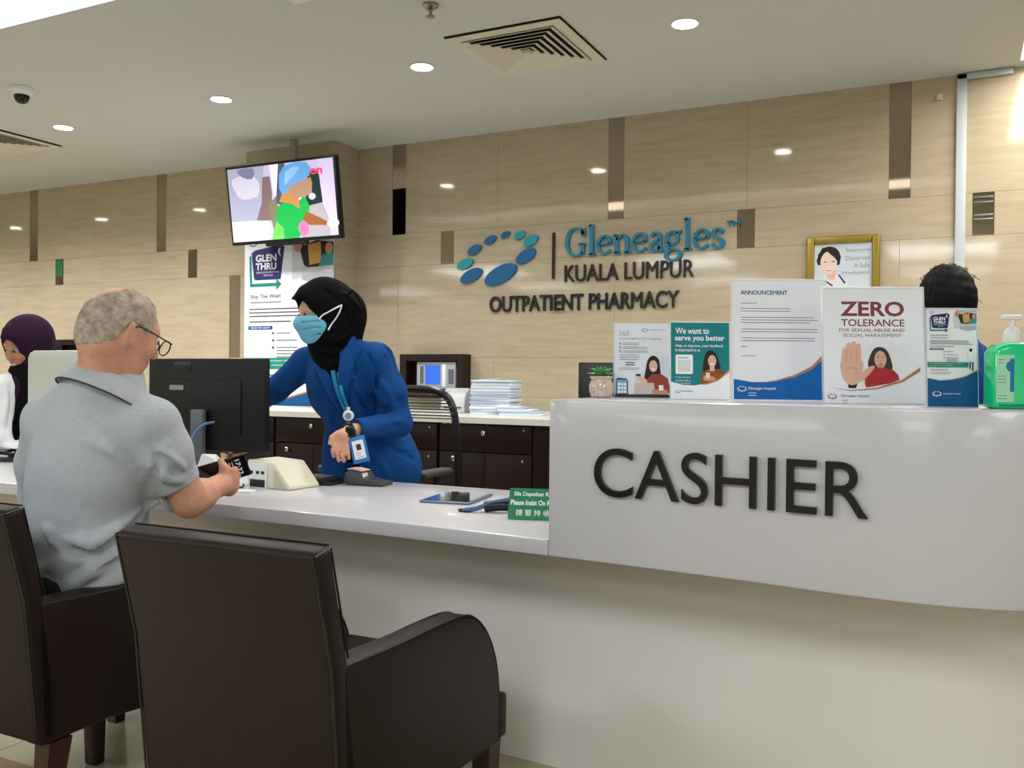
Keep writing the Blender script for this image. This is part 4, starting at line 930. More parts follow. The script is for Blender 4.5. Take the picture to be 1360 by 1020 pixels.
# green notice
Mk, ok = local(674, 690, 24)
gs = thing('counter_notice', (ok.x + .1, ok.y + .03, zt), 'small green notice with white writing leaning beside the ledge end', 'sign')
ux = Vector((math.cos(.30), math.sin(.30), 0)); n_ = Vector((math.sin(.30), -math.cos(.30), 0)); L_ = math.radians(24)
Mg = frame(ok + Vector((0, 0, .0005)), ux, ZZ * math.cos(L_) - n_ * math.sin(L_), n_ * math.cos(L_) + ZZ * math.sin(L_))
M_gs = flat('notice_green', (32, 128, 78), rough=.3)
B(Mg).box((0, .001, -.003), (.16, .092, 0), bev=.0008, seg=1).build('notice_board', M_gs, gs)
Mg2 = frame(ok + Vector((0, 0, .0005)), ux, -n_, ZZ)
B(Mg2).box((.02, .0, .0), (.14, .06, .0018)).build('foot_plate', M_gs, gs)
p = Print(Mg, .16, .09)
p.text('Sila Dapatkan Resit', .014, .135, .066, .082, W_, .02).text('Please Insist On Receipt', .006, .156, .038, .058, W_, .03).text('請 堅 持 收 據', .022, .145, .012, .030, W_, .01)
p.build(gs, 'notice_lettering')
# white plastic holder and tissue near the man
Mk, ok = local(262, 650, 0)
th = thing('tissue_packet', ok + Vector((0, .02, 0)), 'crumpled white tissue packet standing on the worktop beside the man', 'packet')
b = B(frame(ok + Vector((0, .04, 0)), (1, 0, 0), (0, 1, 0), (0, 0, 1)))
b.raw([(-.05, -.03, .0005), (.11, -.03, .0005), (.11, .08, .0005), (-.05, .08, .0005), (-.02, .0, .12), (.02, .02, .10), (.0, .05, .115), (.09, .03, .03)],
      [(3, 2, 1, 0), (0, 1, 5, 4), (1, 7, 5), (1, 2, 7), (2, 3, 6, 5), (2, 5, 7), (3, 0, 4, 6), (4, 5, 6)])
b.build('tissue', mat('tissue_white', (230, 232, 236), .9, bump=.5, bscale=40), th)
# white folder the display cable lies on
Mk, ok = local(322, 655, 20)
o = B(Mk).box((-.07, -.0, .0005), (.03, .05, .006)).build('white_tray', M_whitep, None); props(o, 'low white plastic tray by the man\'s phone', 'tray')
# brass bowl far behind
ob = thing('brass_dish', at(316, 606, 3.02), 'shallow round brass dish beneath the black monitor', 'dish'); q = at(316, 612, 2.98)
q = Vector((-2.55, 2.70, zt)); ob.location = q
B().lathe([(.03, .0005), (.032, .008), (.012, .014), (.012, .04), (.05, .075), (.052, .092), (.049, .092), (.046, .076), (.008, .044)], q, n=28).build('bowl', M_brass, ob)
# blue cable from the monitor
cbp = [(-2.435, 2.476, .975), (-2.455, 2.44, .965), (-2.468, 2.41, .93), (-2.46, 2.38, .87), (-2.44, 2.36, .80), (-2.40, 2.35, .756), (-2.34, 2.35, .755)]
ca = B().tube(cr(cbp, 5), .005, n=8).build('blue_cable', mat('cable_blue', (84, 122, 176), .4), None); props(ca, 'blue video cable curling out of the black monitor back', 'cable')
cbk = [(-2.335, 2.42, .757), (-2.28, 2.40, .755), (-2.25, 2.42, .755), (-2.26, 2.44, .762)]
ca = B().tube(cr(cbk, 5), .0035, n=6).build('black_cable', M_black, None); props(ca, 'thin black cable running into the cream device', 'cable')
# device far left
Mk, ok = local(6, 613, 10)
fd = thing('desk_stapler', ok, 'glossy black desk device at the far left of the worktop', 'device')
B(Mk).prism([(-.09, .0005), (.05, .0005), (.05, .04), (.03, .052), (-.09, .06)], -.02, .06, axis='y', bev=.006).build('body', mat('gloss_black', (22, 22, 24), .12), fd)
B(Mk).box((-.08, -.0225, .022), (.04, -.019, .032), bev=.001).build('chrome_strip', M_chrome, fd)

# ------------------------------------------------------------------ office chair behind the pharmacist
oc_ = thing('office_chair', (-2.28, 3.55, 0), 'black mesh office chair behind the pharmacist', 'chair')
cx, cy = -2.385, 3.50
M_mesh = mat('chair_mesh', (20, 20, 22), .6)
def oc_pt(u, z, y=0): return Vector((cx + u, cy + .25 + y, z))
rim = [(-.23, .55), (-.245, .8), (-.22, 1.0), (-.15, 1.075), (0, 1.09), (.15, 1.075), (.22, 1.0), (.245, .8), (.23, .55), (0, .52)]
B().tube([oc_pt(u.x, u.y, -.02 * math.cos(u.x * 6)) for u in cr(rim, 4, True)], .018, n=10, closed=True).build('back_frame', M_black, oc_)
B().prism([(u, z) for u, z in [(-.235, .55), (-.245, .8), (-.235, .93), (.235, .93), (.245, .8), (.235, .55)]], cy + .245, cy + .25, axis='y').build('mesh_panel', M_mesh, oc_)
for i in range(9):
    z_ = .945 + i * .0145; hw_ = .232 - max(0, z_ - .99) * .7
    B().box((cx - hw_, cy + .225, z_), (cx + hw_, cy + .235, z_ + .006), bev=.001, seg=1).build('back_slat', mat('slat_grey', (104, 100, 92), .5) if i % 2 == 0 else M_black, oc_)
B().box((cx - .24, cy - .22, .43), (cx + .24, cy + .22, .50), bev=.03, seg=3).build('seat', M_mesh, oc_)
for s_ in (-1, 1):
    B().box((cx + s_ * .265 - .035, cy - .12, .70), (cx + s_ * .265 + .035, cy + .12, .73), bev=.012, seg=3).build('armrest', mat('armrest_grey', (66, 68, 74), .5), oc_)
    B().tube([(cx + s_ * .28, cy, .705), (cx + s_ * .275, cy, .5), (cx + s_ * .2, cy, .42)], .016, n=8).build('arm_post', M_black, oc_)
B().tube([(cx, cy, .43), (cx, cy, .10)], .03, n=12).build('gas_column', M_black, oc_)
B().tube([(cx, cy + .1, .44), (cx, cy + .26, .46), (cx, cy + .27, .60)], .022, n=8).build('back_bar', M_black, oc_)
for i in range(5):
    q = 2 * PI * i / 5; e_ = Vector((cx + .28 * math.cos(q), cy + .28 * math.sin(q), .07))
    lg = B().tube([(cx, cy, .11), e_], .022, n=8, r2=.014).build('base_spoke', M_black, oc_)
    B().ball(e_ - Vector((0, 0, .042)), .027, n=10).build('castor', M_black, lg)
B().lathe([(.006, 0), (.006, .004)], (cx + .1, cy + .24, .86), n=8)
# ------------------------------------------------------------------ sculpting with distance fields
class Vol:
    def __init__(s, lo, hi, h):
        s.h = h; s.lo = np.array(lo, float); s.n = np.ceil((np.array(hi) - s.lo) / h).astype(int) + 1
        s.ax = [(s.lo[i] + h * np.arange(s.n[i])).astype(np.float32) for i in range(3)]
        s.cap = .05; s.d = np.full(tuple(s.n), s.cap, np.float32)
    def _sl(s, lo, hi):
        a = np.clip(np.floor((np.array(lo) - s.lo) / s.h).astype(int), 0, s.n); b = np.clip(np.ceil((np.array(hi) - s.lo) / s.h).astype(int) + 1, 0, s.n)
        return tuple(slice(a[i], b[i]) for i in range(3))
    def _grid(s, sl): return s.ax[0][sl[0]][:, None, None], s.ax[1][sl[1]][None, :, None], s.ax[2][sl[2]][None, None, :]
    def _mix(s, sl, p, k, sub=False):
        a = s.d[sl]
        if a.size == 0: return
        if sub:
            p = -p; t = np.clip(.5 - .5 * (p - a) / k, 0, 1) if k else (a > p) * 1.0
            s.d[sl] = (p + (a - p) * t + k * t * (1 - t)) if k else np.maximum(a, p)
        else:
            t = np.clip(.5 + .5 * (p - a) / k, 0, 1) if k else (a < p) * 1.0
            s.d[sl] = (p + (a - p) * t - k * t * (1 - t)) if k else np.minimum(a, p)
    def cone(s, a, b, ra, rb, k=.02, sub=False, flat=None):
        """tapered capsule; flat=(axis, factor) squashes it along a world direction"""
        a = np.array(a, float); b = np.array(b, float); m = max(ra, rb) + .055 + k
        sl = s._sl(np.minimum(a, b) - m, np.maximum(a, b) + m); x, y, z = s._grid(sl)
        v = b - a; L2 = max((v * v).sum(), 1e-9)
        t = np.clip(((x - a[0]) * v[0] + (y - a[1]) * v[1] + (z - a[2]) * v[2]) / L2, 0, 1)
        dx, dy, dz = x - a[0] - t * v[0], y - a[1] - t * v[1], z - a[2] - t * v[2]
        q = dx * dx + dy * dy + dz * dz
        if flat is not None:
            n, f = np.array(flat[0], float), flat[1]; c = dx * n[0] + dy * n[1] + dz * n[2]; q = q + c * c * (f * f - 1)
        s._mix(sl, np.sqrt(np.maximum(q, 1e-12)) - (ra + (rb - ra) * t), k, sub); return s
    def ell(s, c, r, R=None, k=.02, sub=False):
        """ellipsoid; rows of R are its axes"""
        c = np.array(c, float); R = np.eye(3) if R is None else np.array(R, float); r = np.array(r, float); m = r.max() + .055 + k
        sl = s._sl(c - m, c + m); x, y, z = s._grid(sl); x, y, z = x - c[0], y - c[1], z - c[2]
        u = [R[i][0] * x + R[i][1] * y + R[i][2] * z for i in range(3)]
        k0 = np.sqrt(sum((u[i] / r[i]) ** 2 for i in range(3)) + 1e-12); k1 = np.sqrt(sum((u[i] / r[i] ** 2) ** 2 for i in range(3)) + 1e-12)
        s._mix(sl, k0 * (k0 - 1) / k1, k, sub); return s
    def chain(s, pts, rs, k=.015, **kw):
        for i in range(len(pts) - 1): s.cone(pts[i], pts[i + 1], rs[i], rs[i + 1], k, **kw)
        return s
    def cut(s, p, n, k=.004, lo=None, hi=None):
        """remove everything on the side of the plane the normal points to"""
        n = np.array(n, float); n /= np.linalg.norm(n); sl = s._sl(lo, hi) if lo is not None else (slice(None),) * 3; x, y, z = s._grid(sl)
        q = (x - p[0]) * n[0] + (y - p[1]) * n[1] + (z - p[2]) * n[2]
        s._mix(sl, -q.astype(np.float32), k, True); return s
    def hit(s, px, py, d0=1.6, d1=5.0):
        r_ = np.array(fwd + rgt * ((px - 680) / F) + upv * ((510 - py) / F)); t = np.arange(d0, d1, .003)
        P = np.array(CAM) + r_[None] * t[:, None]; I = np.round((P - s.lo) / s.h).astype(int)
        ok = ((I >= 0) & (I < s.n)).all(1); I = I[ok]; t = t[ok]
        if not len(t): return None
        v = s.d[I[:, 0], I[:, 1], I[:, 2]]; w_ = np.where(v < 0)[0]
        return None if not len(w_) else Vector(np.array(CAM) + r_ * t[w_[0]])
    def fold(s, pix, r=.008, k=.02, out=.0, groove=False):
        """a ridge (or groove) of cloth along photo points on the surface facing the camera"""
        P = [s.hit(*q) for q in pix]; P = [p for p in P if p is not None]
        if len(P) < 2: return s
        P = cr(P, 4) if len(P) > 2 else P
        n = len(P); view = [(CAM - p).normalized() for p in P]
        for i in range(n - 1):
            ra, rb = [r * (.35 + .65 * math.sin(PI * (j + .3) / (n + .6))) for j in (i, i + 1)]
            s.cone(P[i] + view[i] * out, P[i + 1] + view[i + 1] * out, ra, rb, k, sub=groove)
        return s
    def noise(s, amp, sc, seed=0):
        r_ = np.random.RandomState(seed); x, y, z = s._grid((slice(None),) * 3); q = 0
        for i in range(6):
            a = r_.randn(3) * sc; q = q + np.sin(x * a[0] + y * a[1] + z * a[2] + r_.rand() * 6) / 6
        s.d += (amp * q).astype(np.float32); return s
    def mesh(s, name, m, parent, label=None, smooth_iter=1):
        d = s.d.copy()
        for a in range(3):
            sl0 = [slice(None)] * 3; sl0[a] = 0; d[tuple(sl0)] = .01; sl0[a] = -1; d[tuple(sl0)] = .01
        ins = d < 0
        c = np.zeros(tuple(np.array(d.shape) - 1), np.int8)
        for i in (0, 1):
            for j in (0, 1):
                for k in (0, 1): c += ins[i:d.shape[0] - 1 + i, j:d.shape[1] - 1 + j, k:d.shape[2] - 1 + k]
        act = np.argwhere((c > 0) & (c < 8))
        idx = np.full(c.shape, -1, np.int32); idx[act[:, 0], act[:, 1], act[:, 2]] = np.arange(len(act))
        P = np.zeros((len(act), 3)); W_n = np.zeros(len(act))
        cor = [(i, j, k) for i in (0, 1) for j in (0, 1) for k in (0, 1)]
        vals = {q: d[act[:, 0] + q[0], act[:, 1] + q[1], act[:, 2] + q[2]] for q in cor}
        for a in cor:
            for b in cor:
                if sum(abs(a[i] - b[i]) for i in range(3)) == 1 and a < b:
                    va, vb = vals[a], vals[b]; cr_m = (va < 0) != (vb < 0); t = np.where(cr_m, va / np.where(va == vb, 1, va - vb), 0)
                    for i in range(3): P[:, i] += cr_m * (a[i] + (b[i] - a[i]) * t)
                    W_n += cr_m
        P = P / W_n[:, None] + act; faces = []
        for ax in range(3):
            o1, o2 = [(1, 2), (2, 0), (0, 1)][ax]
            A = [slice(None)] * 3; Bq = [slice(None)] * 3; A[ax] = slice(0, -1); Bq[ax] = slice(1, None)
            x = ins[tuple(A)] != ins[tuple(Bq)]
            e = np.argwhere(x); e = e[(e[:, o1] > 0) & (e[:, o2] > 0) & (e[:, o1] < d.shape[o1] - 1) & (e[:, o2] < d.shape[o2] - 1)]
            q = []
            for u, v in ((-1, -1), (0, -1), (0, 0), (-1, 0)):
                f = e.copy(); f[:, o1] += u; f[:, o2] += v; q.append(idx[f[:, 0], f[:, 1], f[:, 2]])
            q = np.stack(q, 1); inside = ins[e[:, 0], e[:, 1], e[:, 2]]
            q[~inside] = q[~inside][:, ::-1]; faces.append(q)
        fq = np.concatenate(faces); fq = fq[(fq >= 0).all(1)]
        P = P * s.h + s.lo
        for _ in range(smooth_iter):
            acc = np.zeros_like(P); cnt = np.zeros(len(P))
            for i in range(4):
                np.add.at(acc, fq[:, i], P[fq[:, (i + 1) % 4]]); np.add.at(cnt, fq[:, i], 1)
                np.add.at(acc, fq[:, i], P[fq[:, (i + 3) % 4]]); np.add.at(cnt, fq[:, i], 1)
            P = np.where(cnt[:, None] > 0, .5 * P + .5 * acc / np.maximum(cnt, 1)[:, None], P)
        P = P - np.array(wloc(parent))
        me = bpy.data.meshes.new(name); me.vertices.add(len(P)); me.vertices.foreach_set('co', P.astype(np.float32).ravel())
        me.loops.add(len(fq) * 4); me.loops.foreach_set('vertex_index', fq.astype(np.int32).ravel())
        me.polygons.add(len(fq)); me.polygons.foreach_set('loop_start', np.arange(0, len(fq) * 4, 4, dtype=np.int32))
        me.polygons.foreach_set('use_smooth', np.ones(len(fq), bool)); me.update(calc_edges=True); me.validate()
        me.materials.append(m); o = bpy.data.objects.new(name, me); COL.objects.link(o); o.parent = parent
        return props(o, label)
def axes(f, up_=(0, 0, 1)):
    """rows: forward, right-hand side, up"""
    f = Vector(f).normalized(); r_ = f.cross(Vector(up_)).normalized(); u = r_.cross(f); return f, r_, u
def head(v, c, f, r_, u, s=1.0, ears=True, nose=True):
    """adult head: c is the middle of the skull; f forward, r_ its right, u up"""
    R = [f, r_, u]
    P = lambda a, b, c_: c + (f * a + r_ * b + u * c_) * s
    v.ell(P(-.008, 0, .025), (.098 * s, .076 * s, .095 * s), R, .01)
    v.ell(P(.025, 0, -.03), (.068 * s, .063 * s, .085 * s), R, .03)
    v.ell(P(.05, 0, -.085), (.034 * s, .036 * s, .028 * s), R, .03)       # chin
    v.ell(P(.072, 0, .022), (.022 * s, .055 * s, .022 * s), R, .02)       # brow
    for q in (-1, 1):
        v.ell(P(.066, q * .042, -.028), (.022 * s, .02 * s, .022 * s), R, .025)   # cheek
        v.ell(P(.088, q * .031, .002), (.014 * s, .016 * s, .010 * s), R, .008, sub=True)  # socket
        if ears:
            rr3 = [(f * .86 + r_ * (-q) * .5).normalized(), (r_ * .86 * q + f * .5).normalized() * 1, u]
            v.ell(P(-.004, q * .083, -.010), (.021 * s, .009 * s, .035 * s), rr3, .006); v.ell(P(-.012, q * .089, .004), (.009 * s, .006 * s, .024 * s), rr3, .005)
            v.ell(P(.003, q * .093, -.008), (.009 * s, .006 * s, .018 * s), rr3, .004, sub=True)
    if nose:
        v.cone(P(.088, 0, .008), P(.108, 0, -.032), .008 * s, .0125 * s, .012)
        for q in (-1, 1): v.ell(P(.099, q * .012, -.036), (.009 * s, .007 * s, .007 * s), R, .006)
    v.ell(P(.088, 0, -.062), (.012 * s, .024 * s, .006 * s), R, .008); v.ell(P(.086, 0, -.072), (.011 * s, .020 * s, .006 * s), R, .008)
    v.cone(P(.097, -.022, -.0668), P(.097, .022, -.0668), .0022, .0022, .003, sub=True)
    return P
def eyes(P, f, r_, u, parent, s=1.0, closed=False):
    for q in (-1, 1):
        e = B(); c = P(.0835, q * .031, .001); e.ball(c, .0115 * s, M_eye, 14); c2 = c + f * .0078 * s - u * .001
        e.ball(c2, (.0066 * s,) * 3, M_blk, 10); e.build('eye', M_eye, parent)
        B().tube(cr([P(.0925, q * .018, .0), P(.0955, q * .030, .0075), P(.091, q * .043, .0005)], 4), .0016 * s, n=6).build('eyelash', M_hairb, parent)
        B().tube([P(.086, q * .016, .018), P(.088, q * .03, .024), P(.078, q * .047, .019)], .0028 * s, n=6).build('eyebrow', M_hairb, parent)
M_eye = mat('eye_white', (196, 188, 180), .3); M_hairb = mat('black_hair', (10, 9, 10), .7, spec=.15, bump=.6, bscale=140, stretch=(1, 1, 6))
def skin(name, rgb, red): return mat(name, rgb, .5, spec=.35, var=1, rgb2=red, vscale=22, bump=.12, bscale=260)
def npv(v): return np.array(v)

# ================================================================== the seated man
HS = .965
man = thing('person', (-2.19, 1.72, .0), 'balding grey-haired man in a grey polo shirt seated back turned, holding a phone', 'person')
M_skin = skin('man_skin', (212, 162, 138), (198, 136, 114))
hc = at(161, 441, 2.42)
hyaw = math.radians(-44)      # turned to the right of the camera's own direction
hf = fwd0 * math.cos(hyaw) - right0 * math.sin(hyaw); hf = (hf * math.cos(.30) - ZZ * math.sin(.30)).normalized()
F_, R_, U_ = axes(hf)
U_ = (U_ + R_ * .02).normalized(); R_ = F_.cross(U_).normalized()
shR, shL = at(203, 568, 2.41), at(68, 560, 2.53)
elR, wrR = at(252, 664, 2.50), at(291, 645, 2.64)
elL, wrL = at(70, 700, 2.76), at(112, 664, 2.96)
chest, belly, pelv = at(128, 600, 2.475), at(118, 700, 2.52), Vector((-2.20, 1.70, .56))
fac = Vector((.12, 1, 0)).normalized(); lat = Vector((1, -.12, 0)).normalized(); TR_ = [lat, fac, ZZ]
v = Vol((-2.75, 1.35, .38), (-1.45, 2.45, 1.46), .0055)
P = head(v, hc, F_, R_, U_, HS)
v.ell(P(-.04, 0, -.02), (.07, .07, .075), [F_, R_, U_], .02)
nb = at(140, 520, 2.44)
v.cone(hc + F_ * -.02 - U_ * .045, nb, .069, .078, .025)
v.cone(nb, chest, .08, .10, .03); v.ell(chest, (.165, .10, .17), TR_, .03); v.ell(pelv, (.15, .11, .12), TR_, .03); v.cone(chest, pelv, .11, .12, .03)
for a, b, c, e in ((shR, elR, wrR, 1), (shL, elL, wrL, -1)):
    v.cone(nb, a, .05, .055, .03); v.chain([a, b], [.056, .046], .02)
    mid = b.lerp(c, .35); v.chain([b, mid, c], [.047, .043, .0285], .02)
# right hand gripping the phone
pc = at(297, 626, 2.685)                       # phone centre
pl_ = (rgt * .93 + upv * .27 + fwd * .10).normalized(); ps = (upv * .86 - fwd * .30 - rgt * .25); ps = (ps - pl_ * ps.dot(pl_)).normalized(); pn = pl_.cross(ps).normalized()
if pn.dot(CAM - pc) < 0: pn = -pn             # pn: out of the screen, towards the viewer
hn = at(303, 641, 2.665)
v.cone(wrR, hn, .028, .030, .02); v.ell(hn, (.026, .040, .022), [(rgt * .8 + upv * .3).normalized(), (upv * .9 - rgt * .3).normalized(), fwd], .015)
v.chain([hn + upv * -.006 - rgt * .008, at(298, 622, 2.655), at(293, 612, 2.668)], [.017, .0125, .010], .010)   # thumb, up over the screen
for i, (a, b, c, e) in enumerate((((311, 626, 2.66), (313, 622, 2.70), (304, 618, 2.71), (296, 620, 2.71)), ((312, 635, 2.66), (316, 632, 2.70), (306, 628, 2.72), (297, 628, 2.72)),
                                  ((309, 645, 2.66), (313, 644, 2.69), (305, 640, 2.71), (297, 638, 2.715)), ((303, 654, 2.665), (306, 655, 2.69), (300, 650, 2.705), (294, 647, 2.71)))):
    rr_ = (.0115, .0105, .0098, .0085) if i < 3 else (.0105, .0092, .0085, .0075)
    v.chain([hn, at(*a)], [.018, rr_[0]], .010); v.chain([at(*a), at(*b), at(*c), at(*e)], rr_, .004)
# left hand resting on the worktop
v.ell(wrL + Vector((.05, .02, -.02)), (.05, .04, .018), None, .015)
wrL2 = wrL + Vector((.05, .02, -.02))
for i in range(4):
    a = wrL2 + Vector((.04, .025 - .018 * i, -.004)); v.chain([a, a + Vector((.035, .004 - i * .004, .008)), a + Vector((.06 - .006 * (i % 3), .004 - i * .005, -.006))], [.0105, .0098, .008], .005)
v.chain([wrL2 + Vector((.0, -.03, 0)), wrL2 + Vector((.03, -.058, 0)), wrL2 + Vector((.055, -.066, -.004))], [.014, .0115, .009], .008)
v.mesh('body', M_skin, man)
eyes(P, F_, R_, U_, man, HS)
# polo shirt
s_ = Vol((-2.85, 1.30, .50), (-1.60, 2.20, 1.22), .0055)
s_.ell(at(128, 596, 2.475), (.190, .132, .20), TR_, .02)
s_.ell(at(116, 640, 2.50), (.190, .145, .18), TR_, .04)
s_.ell(at(118, 712, 2.515), (.185, .152, .17), TR_, .05)
s_.ell(at(106, 780, 2.53), (.185, .155, .14), TR_, .05)
s_.cone(at(118, 522, 2.45), shR + ZZ * .012, .062, .066, .04); s_.cone(at(118, 526, 2.46), shL + ZZ * .004, .062, .068, .04)
s_.cone(at(142, 512, 2.44), at(130, 560, 2.47), .098, .12, .03)
sleeveR = at(231, 632, 2.47)
s_.chain([shR, at(219, 600, 2.43), sleeveR], [.070, .066, .062], .03)
s_.cone(sleeveR, sleeveR + (sleeveR - shR).normalized() * .06, .061, .060, .01)
s_.chain([shL, at(56, 615, 2.62), at(54, 668, 2.70)], [.072, .066, .060], .03)
for pix, r_, gk in [([(222, 590), (205, 640), (196, 672)], .010, False), ([(205, 668), (160, 705), (112, 735), (78, 760)], .016, False), ([(206, 682), (170, 722), (130, 752), (90, 778)], .015, False),
                  ([(210, 700), (190, 735), (160, 765), (120, 788)], .013, False), ([(214, 600), (225, 612), (240, 622)], .008, False), ([(205, 622), (222, 632), (238, 636)], .008, False),
                  ([(60, 700), (80, 720), (120, 722), (160, 700)], .009, False), ([(120, 585), (150, 600), (190, 640)], .008, False), ([(40, 760), (80, 745), (110, 715)], .009, False),
                  ([(202, 676), (165, 714), (120, 744)], .011, True), ([(208, 692), (180, 728), (140, 758)], .011, True), ([(212, 612), (200, 650), (200, 676)], .008, True),
                  ([(208, 606), (224, 620), (238, 630)], .005, True), ([(66, 712), (90, 732), (130, 732)], .006, True)]:
    s_.fold(pix, r_, .022, out=-r_ * .25 if not gk else .0015, groove=gk)
s_.noise(.0030, 34, 3)
arm_d = (elR - shR).normalized(); s_.cut(at(237, 647, 2.48), (upv * -.90 + rgt * .40 + fwd * .25).normalized(), .006, (at(216, 600, 2.45).x, 1.3, .5), (-1.5, 2.3, 1.1))
s_.cut(Vector((0, 0, .545)), (0, 0, -1), .006)
M_polo = mat('grey_jersey', (178, 184, 194), .92, spec=.15, var=.07, vscale=60, stretch=(1, 1, 3), bump=.25, bscale=600)
shirt = s_.mesh('polo_shirt', M_polo, man)
# cuff band
cuffc = at(243, 648, 2.475); a1 = arm_d.orthogonal().normalized(); a2 = arm_d.cross(a1)
# folded collar
def ringpts(c, n, rx, ry, ax_, ay_, a0=0, a1_=2 * PI, m_=40): return [c + ax_ * (rx * math.cos(a0 + (a1_ - a0) * i / m_)) + ay_ * (ry * math.sin(a0 + (a1_ - a0) * i / m_)) for i in range(m_ + 1)]
nk = (hc + F_ * -.02 - U_ * .045 - nb).normalized(); cax = lat.copy(); cay = nk.cross(cax).normalized(); cax = cay.cross(nk).normalized()
cc0 = nb + nk * .035
fd = Vector((hf.x, hf.y, 0)).normalized() * .8 + fac * .2; fd.normalize()
nk = (ZZ * .86 + fd * .46).normalized(); cax = fd.cross(ZZ).normalized(); cay = nk.cross(cax).normalized(); cc0 = at(142, 516, 2.435)
rows2 = [ringpts(cc0 + nk * dz, 0, rx, rx * .95, cax, cay, 0, 2 * PI, 40) for dz, rx in ((-.05, .070), (.0, .086), (.026, .088), (.0295, .091), (.024, .098), (-.006, .115), (-.027, .128), (-.0305, .1275), (-.028, .121), (-.006, .108))]
cb_ = B(); nrow = len(rows2[0]); cb_.raw([q for r_ in rows2 for q in r_], [(i * nrow + j, i * nrow + j + 1, (i + 1) * nrow + j + 1, (i + 1) * nrow + j) for i in range(len(rows2) - 1) for j in range(nrow - 1)], smooth=True)
cb_.build('collar', M_polo, shirt, auto=60)
B().tube([q + nk * -.001 for q in rows2[7]], .0022, n=6).build('collar_trim', mat('navy_trim', (48, 54, 74), .8), shirt)
# close-cropped hair round a bald crown: a shell on the skull that thins out towards the crown
hv = Vol(npv(hc) - .16, npv(hc) + .16, .003); s = HS
R3 = [F_, R_, U_]
hv.ell(P(-.008, 0, .025), (.1035 * s + .003, .0805 * s + .003, .1005 * s), R3, .01); hv.ell(P(-.04, 0, -.02), (.075, .075, .079), R3, .02)
hv.ell(P(-.080, -.022, .106), (.074, .056, .052), R3, .012, sub=True)      # bald crown
hv.cut(P(.062, 0, 0), F_, .01)                                   # hairline at the temples
hv.cut(at(150, 459, 2.35), -upv, .006)                # nape
for q in (-1, 1): hv.ell(P(.012, q * .085, -.022), (.040, .03, .045), R3, .006, sub=True)   # round the ears
hv.ell(P(.10, 0, .02), (.055, .09, .075), R3, .01, sub=True)
hv.noise(.0016, 260, 5)
M_hairg = mat('grey_hair', (138, 124, 114), .85, spec=.2, var=1, rgb2=(198, 184, 172), vscale=48, bump=.8, bscale=420, stretch=(1, 1, 1))
hv.mesh('hair', M_hairg, man, smooth_iter=1)
# glasses
gl = B(); 
for q in (-1, 1):
    gl.tube([P(-.018, q * .088, .008), P(.01, q * .088, .018), P(.055, q * .080, .014), P(.118, q * .070, .004)], .0022, n=6)
    c0 = P(.116, q * .036, -.008); gl.tube([c0 + R_ * (.031 * math.cos(a)) * 1.0 + U_ * (.021 * math.sin(a)) + F_ * (-.008 * abs(math.cos(a)) * 0) for a in [2 * PI * i / 24 for i in range(24)]], .0018, n=6, closed=True)
gl.tube([P(.118, -.008, .0), P(.121, 0, .003), P(.118, .008, .0)], .0016, n=6)
gl = gl.build('glasses', M_blk, man)
ln = B()
for q in (-1, 1):
    c0 = P(.116, q * .036, -.008); ln.raw([c0] + [c0 + R_ * (.031 * math.cos(a)) + U_ * (.021 * math.sin(a)) for a in [2 * PI * i / 20 for i in range(20)]], [(0, i + 1, (i + 1) % 20 + 1) for i in range(20)])
ln.build('lenses', mat('lens_glass', (235, 240, 242), .02, trans=1.0, ior=1.02), gl)
# trousers and shoes
tv_ = Vol((-2.62, 1.50, .03), (-1.85, 2.62, .72), .008)
tv_.ell(Vector((-2.20, 1.72, .575)), (.172, .155, .115), TR_, .03)
for q in (-1, 1):
    hp = Vector((-2.20 + q * .09, 1.76, .56)); kn_ = Vector((-2.24 + q * .11, 2.17, .545)); an = Vector((-2.25 + q * .11, 2.27, .09))
    tv_.chain([hp, kn_, an], [.092, .068, .05], .03)
tv_.cut(Vector((0, 0, .065)), (0, 0, -1), .004)
tv_.mesh('trousers', mat('dark_trousers', (40, 42, 50), .9), man)
for q in (-1, 1):
    an = Vector((-2.25 + q * .11, 2.27, 0)); sv = Vol(npv(an) + (-.07, -.10, -.01), npv(an) + (.07, .21, .12), .006)
    sv.chain([an + Vector((0, -.03, .045)), an + Vector((0, .06, .045)), an + Vector((0, .14, .03))], [.040, .040, .032], .02); sv.cut(an + Vector((0, 0, .0015)), (0, 0, -1), .002); sv.mesh('shoe', mat('brown_shoe', (52, 38, 30), .5), man)
# the phone he holds
ph = thing('phone', pc, 'black smartphone in the seated man\'s hand, white digits on its lit lock screen', 'phone')
Mph = frame(pc, pl_, ps, pn)
B(Mph).box((-.073, -.035, -.008), (.073, .035, 0), bev=.0035, seg=3).build('case', M_black, ph)
p = Print(Mph, .146, .07); p.rect(-.070, -.032, .070, .032, mat('phone_glass', (10, 12, 18), .06, spec=.6))
dg = flat('digit_glow', (170, 180, 200), .4)
Mt2 = Mph @ Matrix.Rotation(-PI / 2, 4, 'Z')
p2 = Print(Mt2, .07, .146); p2.z = .0011
p2.text('17:32', -.024, .024, .040, .054, dg, .01).lines(-.02, .02, .030, 3, .008, dg, .002)
p.build(ph, 'screen'); p2.build(ph, 'screen_digits')

